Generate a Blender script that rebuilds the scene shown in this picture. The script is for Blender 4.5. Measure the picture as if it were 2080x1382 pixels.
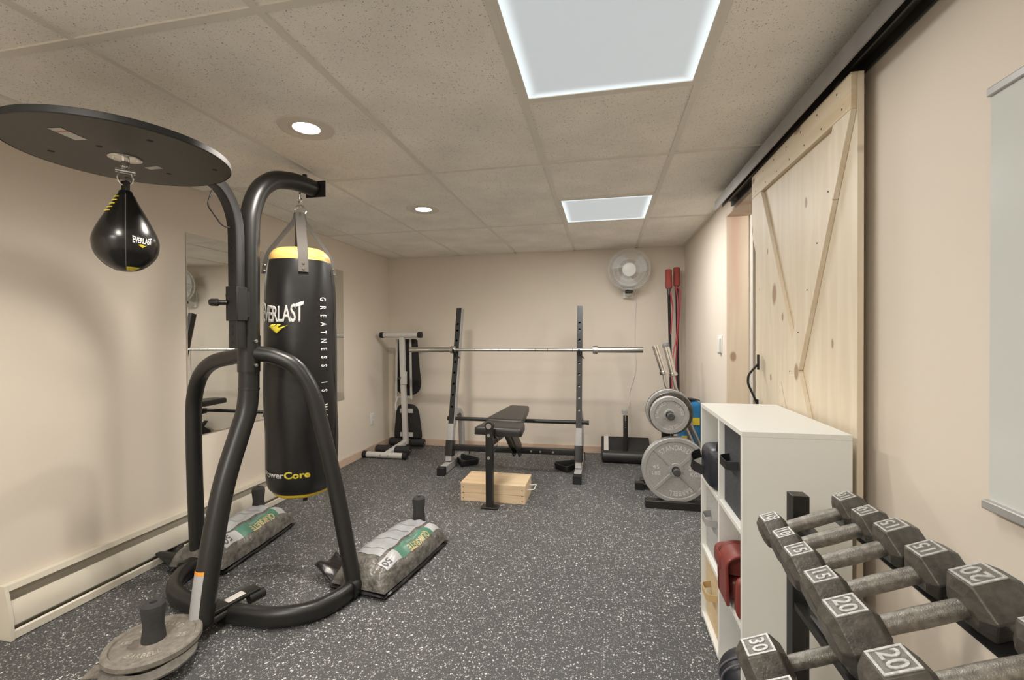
import bpy, math, random
from mathutils import Vector, Matrix
from math import sin, cos, pi, radians, atan2, sqrt, hypot

random.seed(7)
for o in list(bpy.data.objects):
    bpy.data.objects.remove(o)
sc = bpy.context.scene
COL = sc.collection

# ------------------------------------------------------------------ camera
HT = 2.065                      # ceiling height
HC = 1.193                      # camera height
YAW, PITCH, ROLL, FPX = -.2018, -.0093, -.0051, 909.85
cy_, sy_ = cos(YAW), sin(YAW)
FW = Vector((sy_*cos(PITCH), cy_*cos(PITCH), sin(PITCH)))
r0_ = Vector((cy_, -sy_, 0)); u0_ = r0_.cross(FW)
RT = r0_*cos(ROLL) + u0_*sin(ROLL)
UP = -r0_*sin(ROLL) + u0_*cos(ROLL)
cd = bpy.data.cameras.new('camera'); cam = bpy.data.objects.new('camera', cd); COL.objects.link(cam)
cd.sensor_fit = 'HORIZONTAL'; cd.sensor_width = 36.0; cd.lens = 36.0*FPX/2080
cd.clip_start = .02
m_ = Matrix((RT, UP, -FW)).transposed().to_4x4(); m_.translation = (0, 0, HC)
cam.matrix_world = m_
sc.camera = cam

# ------------------------------------------------------------------ world, view, lamps
w = bpy.data.worlds.new('world'); sc.world = w; w.use_nodes = True
w.node_tree.nodes['Background'].inputs[0].default_value = (.8, .8, .8, 1)
w.node_tree.nodes['Background'].inputs[1].default_value = .3
vs = sc.view_settings
vs.view_transform = 'Standard'; vs.look = 'None'; vs.gamma = 1; vs.use_curve_mapping = False
vs.exposure = 1.13

def area_lamp(name, x, y, z, sx, sy, power, col):
    l = bpy.data.lights.new(name, 'AREA'); l.shape = 'RECTANGLE'; l.size = sx; l.size_y = sy
    l.energy = power; l.color = col
    o = bpy.data.objects.new(name, l); o.location = (x, y, z); COL.objects.link(o)
    return o
def spot_lamp(name, x, y, z, power, col, ang=150):
    l = bpy.data.lights.new(name, 'SPOT'); l.energy = power; l.color = col
    l.spot_size = radians(ang); l.spot_blend = .8; l.shadow_soft_size = .05
    o = bpy.data.objects.new(name, l); o.location = (x, y, z); COL.objects.link(o)
    return o
def point_lamp(name, x, y, z, power, col, size=.05):
    l = bpy.data.lights.new(name, 'POINT'); l.energy = power; l.color = col; l.shadow_soft_size = size
    o = bpy.data.objects.new(name, l); o.location = (x, y, z); COL.objects.link(o)
    return o
TROFFERS = [(.017, 1.342), (.017, 3.172), (.017, -.488), (-1.203, -1.1)]  # last two are unseen panels, added behind the camera to brighten the near walls
POTS = [(-1.21, 1.665), (-1.207, 2.895), (-1.205, .445)]  # the last is an unseen extra, added to brighten the near walls
for i, (x, y) in enumerate(TROFFERS):
    area_lamp('troffer_lamp', x, y, HT-.012, .55, .55, (3.0, 11, 1.6, 25)[i], (1, .985, .96))
for x, y in POTS:
    spot_lamp('pot_lamp', x, y, HT-.012, 38, (1, .925, .83), 165)
point_lamp('hall_lamp', 1.45, 2.3, HT-.15, 11, (1, .96, .9), .1)

# ------------------------------------------------------------------ materials
MATS = {}
def nodes(name):
    m = bpy.data.materials.new(name); m.use_nodes = True
    nt = m.node_tree; b = nt.nodes['Principled BSDF']
    return m, nt, b
def mat(name, col, rough=.5, metal=0, noise=0, nscale=20, bump=0, bscale=200, emit=None, estr=0, coat=0, spec=.5, bdist=.002):
    if name in MATS: return MATS[name]
    m, nt, b = nodes(name)
    b.inputs['Base Color'].default_value = (*col, 1)
    b.inputs['Roughness'].default_value = rough
    b.inputs['Metallic'].default_value = metal
    b.inputs['Specular IOR Level'].default_value = spec
    if coat: b.inputs['Coat Weight'].default_value = coat; b.inputs['Coat Roughness'].default_value = .15
    tc = nt.nodes.new('ShaderNodeTexCoord')
    if noise:
        n = nt.nodes.new('ShaderNodeTexNoise'); n.inputs['Scale'].default_value = nscale; n.inputs['Detail'].default_value = 5
        nt.links.new(tc.outputs['Object'], n.inputs['Vector'])
        r = nt.nodes.new('ShaderNodeValToRGB')
        r.color_ramp.elements[0].position = .3; r.color_ramp.elements[1].position = .7
        r.color_ramp.elements[0].color = (*[c*(1-noise) for c in col], 1)
        r.color_ramp.elements[1].color = (*[min(1, c*(1+noise)) for c in col], 1)
        nt.links.new(n.outputs['Fac'], r.inputs[0]); nt.links.new(r.outputs[0], b.inputs['Base Color'])
    if bump:
        n = nt.nodes.new('ShaderNodeTexNoise'); n.inputs['Scale'].default_value = bscale; n.inputs['Detail'].default_value = 4
        nt.links.new(tc.outputs['Object'], n.inputs['Vector'])
        bp = nt.nodes.new('ShaderNodeBump'); bp.inputs['Strength'].default_value = bump; bp.inputs['Distance'].default_value = bdist
        nt.links.new(n.outputs['Fac'], bp.inputs['Height']); nt.links.new(bp.outputs[0], b.inputs['Normal'])
    if emit:
        b.inputs['Emission Color'].default_value = (*emit, 1); b.inputs['Emission Strength'].default_value = estr
    MATS[name] = m
    return m

def flecked(name, base, specks, scales, rough, spec=.3):
    """base colour with small irregular flecks; specks = (colour, density, radius)"""
    m, nt, b = nodes(name)
    N, L = nt.nodes.new, nt.links.new
    tc = N('ShaderNodeTexCoord')
    cur = None
    nz = N('ShaderNodeTexNoise'); nz.inputs['Scale'].default_value = 3; nz.inputs['Detail'].default_value = 6
    L(tc.outputs['Object'], nz.inputs['Vector'])
    rp = N('ShaderNodeValToRGB')
    rp.color_ramp.elements[0].color = (*[c*.8 for c in base], 1); rp.color_ramp.elements[1].color = (*[c*1.25 for c in base], 1)
    L(nz.outputs['Fac'], rp.inputs[0]); cur = rp.outputs[0]
    for (col, dens, rad), sc_ in zip(specks, scales):
        n2 = N('ShaderNodeTexNoise'); n2.inputs['Scale'].default_value = sc_*1.7; n2.inputs['Detail'].default_value = 2
        L(tc.outputs['Object'], n2.inputs['Vector'])
        mx = N('ShaderNodeMix'); mx.data_type = 'VECTOR'
        ad = N('ShaderNodeVectorMath'); ad.operation = 'MULTIPLY_ADD'
        L(n2.outputs['Color'], ad.inputs[0]); ad.inputs[1].default_value = (1.6/sc_,)*3; L(tc.outputs['Object'], ad.inputs[2])
        v = N('ShaderNodeTexVoronoi'); v.inputs['Scale'].default_value = sc_; v.voronoi_dimensions = '2D'
        L(ad.outputs[0], v.inputs['Vector'])
        sep = N('ShaderNodeSeparateColor'); L(v.outputs['Color'], sep.inputs[0])
        a = N('ShaderNodeMath'); a.operation = 'LESS_THAN'; L(sep.outputs[0], a.inputs[0]); a.inputs[1].default_value = dens
        # radius varies per cell
        rr = N('ShaderNodeMath'); rr.operation = 'MULTIPLY'; L(sep.outputs[1], rr.inputs[0]); rr.inputs[1].default_value = rad
        d = N('ShaderNodeMath'); d.operation = 'LESS_THAN'; L(v.outputs['Distance'], d.inputs[0]); L(rr.outputs[0], d.inputs[1])
        f = N('ShaderNodeMath'); f.operation = 'MULTIPLY'; L(a.outputs[0], f.inputs[0]); L(d.outputs[0], f.inputs[1])
        mc = N('ShaderNodeMix'); mc.data_type = 'RGBA'
        L(f.outputs[0], mc.inputs[0]); L(cur, mc.inputs[6]); mc.inputs[7].default_value = (*col, 1)
        cur = mc.outputs[2]
    L(cur, b.inputs['Base Color'])
    b.inputs['Roughness'].default_value = rough; b.inputs['Specular IOR Level'].default_value = spec
    MATS[name] = m
    return m

def pine(name, light, dark, axis='Z', knots=.06, kscale=3.2, red=None, plane='YZ'):
    m, nt, b = nodes(name); N, L = nt.nodes.new, nt.links.new
    tc = N('ShaderNodeTexCoord'); mp = N('ShaderNodeMapping'); L(tc.outputs['Object'], mp.inputs[0])
    s = {'X': (1.2, 14, 14), 'Y': (14, 1.2, 14), 'Z': (14, 14, 1.2)}[axis]
    mp.inputs['Scale'].default_value = s
    n = N('ShaderNodeTexNoise'); n.inputs['Scale'].default_value = 1.6; n.inputs['Detail'].default_value = 6; n.inputs['Distortion'].default_value = .6
    L(mp.outputs[0], n.inputs['Vector'])
    r = N('ShaderNodeValToRGB'); r.color_ramp.elements[0].position = .33; r.color_ramp.elements[1].position = .68
    r.color_ramp.elements[0].color = (*dark, 1); r.color_ramp.elements[1].color = (*light, 1)
    L(n.outputs['Fac'], r.inputs[0])
    # knots: sparse dark ovals
    sx_ = N('ShaderNodeSeparateXYZ'); L(tc.outputs['Object'], sx_.inputs[0])
    cb = N('ShaderNodeCombineXYZ')
    for q in (0, 1):
        mm = N('ShaderNodeMath'); mm.operation = 'MULTIPLY'; L(sx_.outputs['XYZ'.index(plane[q])], mm.inputs[0])
        mm.inputs[1].default_value = .55 if plane[q] == axis else 1.0; L(mm.outputs[0], cb.inputs[q])
    wn = N('ShaderNodeTexNoise'); wn.inputs['Scale'].default_value = 9; L(cb.outputs[0], wn.inputs['Vector'])
    wa = N('ShaderNodeVectorMath'); wa.operation = 'MULTIPLY_ADD'; L(wn.outputs['Color'], wa.inputs[0]); wa.inputs[1].default_value = (.02,)*3; L(cb.outputs[0], wa.inputs[2])
    v = N('ShaderNodeTexVoronoi'); v.voronoi_dimensions = '2D'; v.inputs['Scale'].default_value = kscale; L(wa.outputs[0], v.inputs['Vector'])
    sc2 = N('ShaderNodeSeparateColor'); L(v.outputs['Color'], sc2.inputs[0])
    rk = N('ShaderNodeMapRange'); L(v.outputs['Distance'], rk.inputs[0]); rk.clamp = True
    kr = N('ShaderNodeMath'); kr.operation = 'MULTIPLY_ADD'; L(sc2.outputs[0], kr.inputs[0]); kr.inputs[1].default_value = knots*1.3; kr.inputs[2].default_value = -knots*.15
    kmx = N('ShaderNodeMath'); kmx.operation = 'MAXIMUM'; L(kr.outputs[0], kmx.inputs[0]); kmx.inputs[1].default_value = .0005
    kr = kmx
    kr2 = N('ShaderNodeMath'); kr2.operation = 'MULTIPLY'; L(kr.outputs[0], kr2.inputs[0]); kr2.inputs[1].default_value = .6
    L(kr.outputs[0], rk.inputs[1]); L(kr2.outputs[0], rk.inputs[2])
    rk.inputs[3].default_value = 0; rk.inputs[4].default_value = .75
    mc = N('ShaderNodeMix'); mc.data_type = 'RGBA'; L(rk.outputs[0], mc.inputs[0]); L(r.outputs[0], mc.inputs[6])
    mc.inputs[7].default_value = (.27, .15, .08, 1)
    out = mc.outputs[2]
    if red:
        n3 = N('ShaderNodeTexNoise'); n3.inputs['Scale'].default_value = .5; L(mp.outputs[0], n3.inputs['Vector'])
        r3 = N('ShaderNodeValToRGB'); r3.color_ramp.elements[0].position = .52; r3.color_ramp.elements[1].position = .68
        L(n3.outputs['Fac'], r3.inputs[0])
        m3 = N('ShaderNodeMix'); m3.data_type = 'RGBA'; L(r3.outputs[0], m3.inputs[0]); L(out, m3.inputs[6]); m3.inputs[7].default_value = (*red, 1)
        out = m3.outputs[2]
    L(out, b.inputs['Base Color'])
    b.inputs['Roughness'].default_value = .55; b.inputs['Specular IOR Level'].default_value = .3
    MATS[name] = m
    return m

M_WALL = mat('wall_paint', (.725, .65, .555), .75, noise=.02, nscale=2, bump=.05, bscale=160, spec=.2)
M_TILE = flecked('ceiling_tile', (.90, .86, .79), [((.36, .33, .29), .30, .24), ((.45, .42, .37), .45, .2)], [130, 210], .9, .1)
M_TEE = mat('tee_metal', (.78, .74, .67), .5, noise=.02)
M_FLOOR = flecked('rubber_floor', (.066, .066, .066), [((.68, .675, .66), .27, .32), ((.50, .495, .48), .33, .34), ((.24, .238, .23), .42, .42)], [85, 135, 190], .62, .45)
M_BLACK = mat('black_powdercoat', (.015, .0145, .0135), .36, noise=.1, nscale=60, bump=.05, bscale=500)
M_BLACKM = mat('black_matte', (.008, .008, .009), .6)
M_GREYM = mat('grey_powdercoat', (.36, .35, .34), .42, noise=.05, nscale=40)
M_LGREY = mat('pale_grey_enamel', (.56, .54, .51), .35)
M_CHROME = mat('chrome', (.72, .71, .69), .16, 1)
M_STEEL = mat('brushed_steel', (.55, .54, .52), .33, 1, noise=.08, nscale=80)
M_VINYL = mat('black_vinyl', (.011, .0108, .0108), .40, bump=.4, bscale=14, bdist=.004)
M_LEATH = mat('black_leather', (.0075, .007, .0065), .27, bump=.08, bscale=120)
M_WEB = mat('grey_webbing', (.085, .077, .068), .75, bump=.4, bscale=600)
M_YELB = mat('yellow_base', (.66, .46, .03), .42, noise=.1, nscale=14)
M_YELL = mat('yellow_vinyl', (.78, .49, .15), .4, noise=.12, nscale=14, bump=.4, bscale=30)
M_YELP = mat('yellow_print', (.75, .62, .05), .5)
M_PRINT = mat('silver_print', (.62, .61, .59), .5)
M_WHITEP = mat('white_print', (.85, .84, .80), .5)
M_IRON = mat('grey_cast_iron', (.36, .355, .345), .5, .15, noise=.12, nscale=120, bump=.3, bscale=300)
M_IRONL = mat('pale_lettering', (.62, .61, .59), .45, .1)
M_DIRON = mat('dark_cast_iron', (.092, .083, .070), .34, .3, noise=.35, nscale=60, bump=.3, bscale=220)
M_DUST = mat('dusty_iron', (.21, .19, .16), .7, noise=.25, nscale=50, bump=.4, bscale=200)
M_DUSTL = mat('dusty_iron_face', (.36, .33, .28), .75, noise=.25, nscale=40, bump=.5, bscale=160)
M_NUM = mat('worn_white_paint', (.47, .46, .44), .42, .2, noise=.3, nscale=180)
M_HANDLE = mat('dumbbell_steel', (.25, .235, .205), .4, .75, noise=.3, nscale=90, bump=.35, bscale=500)
M_FOAM = mat('dark_foam', (.040, .039, .038), .9, noise=.1, nscale=80, bump=.4, bscale=700)
M_FOAMB = mat('black_foam', (.016, .016, .017), .7, bump=.3, bscale=300)
M_RFOAM = mat('red_foam', (.36, .075, .06), .85, bump=.3, bscale=500)
M_RBAND = mat('red_rubber', (.45, .06, .08), .45)
M_PINE = pine('pine_crate', (.80, .63, .43), (.70, .51, .31), 'X', .08, 5.0, plane='XY')
M_DOORP = pine('pine_door', (.74, .655, .52), (.67, .57, .43), 'Z', .16, 5.6)
M_DOORH = pine('pine_door_rail', (.72, .62, .46), (.62, .49, .32), 'Y', .16, 6.5)
M_JAMB = pine('pine_jamb', (.72, .62, .50), (.68, .57, .44), 'Z', .09, 4.2, plane='XZ', red=(.62, .44, .35))
M_BASEB = mat('pink_pine_trim', (.60, .45, .345), .5, noise=.08, nscale=9)
M_WHITE = mat('white_laminate', (.74, .74, .695), .4)
M_HEAT = mat('cream_enamel', (.66, .61, .51), .35, noise=.04, nscale=3)
M_DARKIN = mat('dark_inside', (.04, .035, .03), .6)
M_FIN = mat('aluminium_fins', (.5, .48, .45), .35, .8)
M_WPLAST = mat('white_plastic', (.74, .73, .70), .4)
M_BOARD = mat('whiteboard_face', (.60, .62, .585), .22)
M_ALU = mat('aluminium', (.50, .50, .49), .4, .6)
M_RAIL = mat('galvanised_track', (.30, .29, .28), .42, .7, noise=.1, nscale=12)
M_MIRROR = mat('mirror_silver', (.82, .83, .80), .015, 1)
def edge_lit():
    # an edge-lit LED panel: the light is strongest along the rim of the diffuser
    m, nt, b = nodes('lamp_diffuser_edge_lit'); N, L = nt.nodes.new, nt.links.new
    b.inputs['Base Color'].default_value = (.5, .5, .5, 1)
    tc = N('ShaderNodeTexCoord'); sp = N('ShaderNodeSeparateXYZ'); L(tc.outputs['Object'], sp.inputs[0])
    ab = []
    for q in (0, 1):
        a = N('ShaderNodeMath'); a.operation = 'ABSOLUTE'; L(sp.outputs[q], a.inputs[0]); ab.append(a)
    mx = N('ShaderNodeMath'); mx.operation = 'MAXIMUM'; L(ab[0].outputs[0], mx.inputs[0]); L(ab[1].outputs[0], mx.inputs[1])
    mr = N('ShaderNodeMapRange'); mr.interpolation_type = 'SMOOTHERSTEP'; L(mx.outputs[0], mr.inputs[0])
    mr.inputs[1].default_value = .235; mr.inputs[2].default_value = .285; mr.inputs[3].default_value = .19; mr.inputs[4].default_value = .42
    b.inputs['Emission Color'].default_value = (.84, .95, 1.0, 1)
    L(mr.outputs[0], b.inputs['Emission Strength'])
    return m
M_LAMP = edge_lit()
M_BULB = mat('lamp_bulb', (1, 1, 1), .5, emit=(1, .93, .84), estr=6)
M_TRIM = mat('lamp_trim', (.72, .67, .60), .4)
M_FABD = mat('charcoal_fabric', (.05, .052, .058), .9, noise=.25, nscale=120, bump=.3, bscale=400)
M_FABG = mat('grey_fabric', (.40, .40, .39), .9, noise=.12, nscale=80, bump=.3, bscale=400)
M_FABT = mat('tan_fabric', (.60, .47, .29), .9, noise=.1, nscale=80, bump=.3, bscale=400)
M_STRAPT = mat('tan_strap', (.50, .36, .17), .8, bump=.3, bscale=500)
M_RED = mat('red_leather', (.20, .036, .028), .36, noise=.1, nscale=20, bump=.25, bscale=70)
M_NAVY = mat('black_nylon', (.014, .016, .024), .4, bump=.2, bscale=90)
M_BLUE = mat('blue_nylon', (.02, .20, .44), .6, bump=.2, bscale=200)
M_STRAPG = mat('grey_strap', (.12, .11, .12), .8)
M_PLASTB = mat('clear_black_plastic', (.012, .011, .011), .25, noise=.5, nscale=25, bump=.9, bscale=25)
M_SAND = mat('sack_film', (.13, .122, .108), .16, noise=.5, nscale=26, bump=1, bscale=34, bdist=.012, coat=.3)
M_SACK = mat('sack_label_grey', (.36, .37, .38), .32, noise=.08, nscale=12, bump=.5, bscale=18, bdist=.005)
M_SACKW = mat('sack_label_white', (.45, .455, .46), .3, bump=.5, bscale=22, bdist=.005)
M_GREEN = mat('sack_label_green', (.085, .22, .155), .3, noise=.15, nscale=12, bump=.5, bscale=22, bdist=.005)
M_GOLD = mat('sack_print_gold', (.55, .42, .20), .4)
M_DPRINT = mat('dark_print', (.10, .10, .11), .6)
M_ORANGE = mat('orange_print', (.85, .32, .03), .5)
M_REDP = mat('red_print', (.6, .1, .07), .5)
M_STICK = mat('sticker_white', (.60, .57, .52), .5)
M_CORD = mat('white_cord', (.72, .70, .66), .5)
M_BLADE = mat('fan_blade', (.62, .62, .62), .4)
M_OLIVE = mat('disc_laminate', (.075, .066, .053), .5, noise=.08, nscale=200)
M_SEAM = mat('seam_black', (.01, .01, .01), .7)

# ------------------------------------------------------------------ mesh helpers
def frame(d, hint=None):
    d = Vector(d).normalized()
    h = Vector(hint) if hint is not None else (Vector((0, 0, 1)) if abs(d.z) < .95 else Vector((1, 0, 0)))
    a = h.cross(d)
    if a.length < 1e-6: a = Vector((1, 0, 0)).cross(d)
    a.normalize()
    return a, d.cross(a).normalized()

def fillet(pts, rad, n=6):
    pts = [Vector(p) for p in pts]
    if isinstance(rad, (int, float)): rad = [rad]*len(pts)
    out = [pts[0]]
    for i in range(1, len(pts)-1):
        p, a, c = pts[i], pts[i-1], pts[i+1]
        u, v = (a-p), (c-p)
        r = min(rad[i], u.length*.48, v.length*.48)
        if r < 1e-5: out.append(p); continue
        p0, p1 = p+u.normalized()*r, p+v.normalized()*r
        for k in range(n+1):
            t = k/n
            out.append(p0*(1-t)**2 + p*2*t*(1-t) + p1*t*t)
    out.append(pts[-1])
    return out

def spline(pts, n=6, closed=False):
    P = [Vector(p) for p in pts]; N = len(P); out = []
    rng = range(N if closed else N-1)
    for i in rng:
        if closed: a, b, c, d = P[(i-1) % N], P[i], P[(i+1) % N], P[(i+2) % N]
        else: a, b, c, d = P[max(i-1, 0)], P[i], P[i+1], P[min(i+2, N-1)]
        for k in range(n):
            t = k/n
            out.append(.5*((2*b) + (c-a)*t + (2*a-5*b+4*c-d)*t*t + (-a+3*b-3*c+d)*t**3))
    if not closed: out.append(P[-1])
    return out

def rrect(w, h, r=.006, n=3):
    pts = []
    for cx, cy, a0 in ((w/2-r, h/2-r, 0), (-w/2+r, h/2-r, 90), (-w/2+r, -h/2+r, 180), (w/2-r, -h/2+r, 270)):
        for k in range(n+1):
            a = radians(a0+90*k/n); pts.append((cx+r*cos(a), cy+r*sin(a)))
    return pts

class MB:
    def __init__(self): self.v = []; self.f = []
    def add(self, vs, fs):
        o = len(self.v); self.v += [Vector(p) for p in vs]; self.f += [[i+o for i in f] for f in fs]; return self
    def box(self, x0, x1, y0, y1, z0, z1, M=None):
        vs = [Vector(p) for p in ((x0,y0,z0),(x1,y0,z0),(x1,y1,z0),(x0,y1,z0),(x0,y0,z1),(x1,y0,z1),(x1,y1,z1),(x0,y1,z1))]
        if M: vs = [M @ p for p in vs]
        return self.add(vs, [(0,3,2,1),(4,5,6,7),(0,1,5,4),(1,2,6,5),(2,3,7,6),(3,0,4,7)])
    def tube(self, path, r, n=16, closed=False, cap=True, prof=None, hint=None):
        P = [Vector(p) for p in path]; N = len(P)
        R = r if isinstance(r, (list, tuple)) else [r]*N
        T = []
        for i in range(N):
            if closed: t = P[(i+1) % N]-P[i-1]
            else: t = P[min(i+1, N-1)]-P[max(i-1, 0)]
            T.append(t.normalized())
        a, b = frame(T[0], hint); rings = []
        for i in range(N):
            if i:
                a = a - T[i]*a.dot(T[i])
                if a.length < 1e-6: a, b = frame(T[i])
                a.normalize(); b = T[i].cross(a)
            if prof: ring = [P[i]+a*x+b*y for x, y in prof]
            else: ring = [P[i]+(a*cos(2*pi*k/n)+b*sin(2*pi*k/n))*R[i] for k in range(n)]
            rings.append(ring)
        m = len(rings[0]); vs = [p for rg in rings for p in rg]; fs = []
        for i in range(N if closed else N-1):
            j = (i+1) % N
            for k in range(m):
                fs.append((i*m+k, i*m+(k+1) % m, j*m+(k+1) % m, j*m+k))
        if cap and not closed:
            fs.append(tuple(reversed(range(m)))); fs.append(tuple((N-1)*m+k for k in range(m)))
        return self.add(vs, fs)
    def cyl(self, p0, p1, r, r1=None, n=20):
        return self.tube([p0, p1], [r, r if r1 is None else r1], n)
    def lathe(self, prof, c=(0,0,0), axis=(0,0,1), n=32, a0=0, a1=2*pi):
        c = Vector(c); ax = Vector(axis).normalized(); a, b = frame(ax)
        full = abs(a1-a0-2*pi) < 1e-6; m = n if full else n+1
        vs = []; fs = []
        for r, z in prof:
            for k in range(m):
                t = a0+(a1-a0)*k/n
                vs.append(c+ax*z+(a*cos(t)+b*sin(t))*max(r, 1e-5))
        for i in range(len(prof)-1):
            for k in range(n):
                k2 = (k+1) % m
                fs.append((i*m+k, i*m+k2, (i+1)*m+k2, (i+1)*m+k))
        return self.add(vs, fs)
    def prism(self, poly, o, ex, ey, depth):
        o, ex, ey = Vector(o), Vector(ex), Vector(ey); ez = ex.cross(ey).normalized()*depth
        n = len(poly); a = [o+ex*x+ey*y for x, y in poly]; b = [p+ez for p in a]
        return self.add(a+b, [tuple(reversed(range(n))), tuple(range(n, 2*n))]+[(i, (i+1) % n, n+(i+1) % n, n+i) for i in range(n)])
    def sphere(self, c, r, n=16, m=10, M=None):
        c = Vector(c); rx, ry, rz = r if isinstance(r, (tuple, list)) else (r, r, r)
        vs = []; fs = []
        for i in range(m+1):
            t = pi*i/m
            for k in range(n):
                p = Vector((rx*sin(t)*cos(2*pi*k/n), ry*sin(t)*sin(2*pi*k/n), rz*cos(t)))
                vs.append(c+(M @ p if M else p))
        for i in range(m):
            for k in range(n): fs.append((i*n+k, (i+1)*n+k, (i+1)*n+(k+1) % n, i*n+(k+1) % n))
        return self.add(vs, fs)
    def grid(self, fn, nu, nv, closed_u=False, thick=0):
        vs = [Vector(fn(i/nu, j/nv)) for j in range(nv+1) for i in range(nu+1)]
        fs = [(j*(nu+1)+i, j*(nu+1)+i+1, (j+1)*(nu+1)+i+1, (j+1)*(nu+1)+i) for j in range(nv) for i in range(nu)]
        return self.add(vs, fs)
    def ribbon(self, path, width, thick, side):
        """flat strap following path; side = direction of its width"""
        P = [Vector(p) for p in path]; N = len(P); vs = []; S = Vector(side).normalized()
        for i in range(N):
            t = (P[min(i+1, N-1)]-P[max(i-1, 0)]).normalized()
            s = (S - t*S.dot(t)).normalized(); nn = t.cross(s)
            for a, b in ((-1, -1), (1, -1), (1, 1), (-1, 1)):
                vs.append(P[i]+s*(a*width/2)+nn*(b*thick/2))
        fs = [(0, 3, 2, 1), tuple((N-1)*4+k for k in range(4))]
        for i in range(N-1):
            for k in range(4): fs.append((i*4+k, i*4+(k+1) % 4, (i+1)*4+(k+1) % 4, (i+1)*4+k))
        return self.add(vs, fs)
    def ring(self, c, R, r, axis, n=28, m=8):
        a, b = frame(axis); c = Vector(c)
        return self.tube([c+(a*cos(2*pi*k/n)+b*sin(2*pi*k/n))*R for k in range(n)], r, m, closed=True)
    def map(self, fn):
        self.v = [Vector(fn(p)) for p in self.v]; return self

LOC = {}
def kids_loc(o): return LOC.get(o.name, Vector((0, 0, 0)))
def mesh_obj(name, mb, m, parent=None, smooth=32, bevel=0, seg=2, local=False, solid=0, subsurf=0):
    me = bpy.data.meshes.new(name)
    off = Vector((0, 0, 0))
    if parent is not None:
        if not local: off = kids_loc(parent)
    elif not local:
        xs = [p.x for p in mb.v]; ys = [p.y for p in mb.v]; zs = [p.z for p in mb.v]
        off = Vector(((min(xs)+max(xs))/2, (min(ys)+max(ys))/2, min(zs)))
    me.from_pydata([p-off for p in mb.v], [], mb.f); me.validate()
    me.materials.append(m)
    import bmesh
    bm = bmesh.new(); bm.from_mesh(me); bmesh.ops.recalc_face_normals(bm, faces=bm.faces); bm.to_mesh(me); bm.free()
    me.polygons.foreach_set('use_smooth', [True]*len(me.polygons))
    me.set_sharp_from_angle(angle=radians(smooth))
    o = bpy.data.objects.new(name, me); COL.objects.link(o)
    if parent is not None:
        o.parent = parent; LOC[o.name] = off if not local else Vector((0, 0, 0))
    else:
        o.location = off; LOC[o.name] = off
    if solid:
        s = o.modifiers.new('solid', 'SOLIDIFY'); s.thickness = solid; s.offset = 0
    if bevel:
        b = o.modifiers.new('bevel', 'BEVEL'); b.width = bevel; b.segments = seg; b.limit_method = 'ANGLE'; b.angle_limit = radians(40); b.harden_normals = False
    if subsurf:
        s = o.modifiers.new('sub', 'SUBSURF'); s.levels = subsurf; s.render_levels = subsurf
    return o
def thing(name, label, cat, loc=(0,0,0), group=None, rot=None):
    o = bpy.data.objects.new(name, None); COL.objects.link(o); o.location = loc; o.empty_display_size = .05
    if rot: o.rotation_euler = rot
    LOC[o.name] = Vector(loc); o['label'] = label; o['category'] = cat
    if group: o['group'] = group
    return o
def tag(o, label, cat, group=None):
    o['label'] = label; o['category'] = cat
    if group: o['group'] = group
    return o
def struct(name, mb, m, **k):
    o = mesh_obj(name, mb, m, **k); o['kind'] = 'structure'; return o
def copy_tree(o, parent=None):
    c = o.copy(); COL.objects.link(c)
    if parent is not None: c.parent = parent
    for ch in list(o.children): copy_tree(ch, c)
    return c

def text_mb(s, size, depth=.001, bold=0, space=1.0, sx=1.0, align='CENTER'):
    cu = bpy.data.curves.new('t', 'FONT'); cu.body = s; cu.size = size; cu.extrude = depth/2; cu.offset = bold
    cu.align_x = align; cu.align_y = 'CENTER'; cu.space_character = space; cu.resolution_u = 3
    ob = bpy.data.objects.new('t', cu); COL.objects.link(ob)
    dg = bpy.context.evaluated_depsgraph_get(); dg.update()
    me = bpy.data.meshes.new_from_object(ob.evaluated_get(dg))
    mb = MB(); mb.add([Vector((v.co.x*sx, v.co.y, v.co.z)) for v in me.vertices], [tuple(p.vertices) for p in me.polygons])
    bpy.data.objects.remove(ob); bpy.data.meshes.remove(me); bpy.data.curves.remove(cu)
    return mb
def refine(mb, maxlen):
    """cut long faces so that text can wrap round a curve"""
    import bmesh
    me = bpy.data.meshes.new('r'); me.from_pydata(mb.v, [], mb.f)
    bm = bmesh.new(); bm.from_mesh(me); bmesh.ops.triangulate(bm, faces=bm.faces)
    for _ in range(3):
        es = [e for e in bm.edges if e.calc_length() > maxlen]
        if not es: break
        bmesh.ops.subdivide_edges(bm, edges=es, cuts=1)
        bmesh.ops.triangulate(bm, faces=bm.faces)
    r = MB(); bm.verts.index_update()
    r.add([v.co.copy() for v in bm.verts], [tuple(v.index for v in f.verts) for f in bm.faces])
    bm.free(); bpy.data.meshes.remove(me)
    return r
def place(mb, o, ex, ey, ez=None):
    o, ex, ey = Vector(o), Vector(ex).normalized(), Vector(ey).normalized()
    ez = ex.cross(ey)
    return mb.map(lambda p: o+ex*p.x+ey*p.y+ez*p.z)

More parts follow.
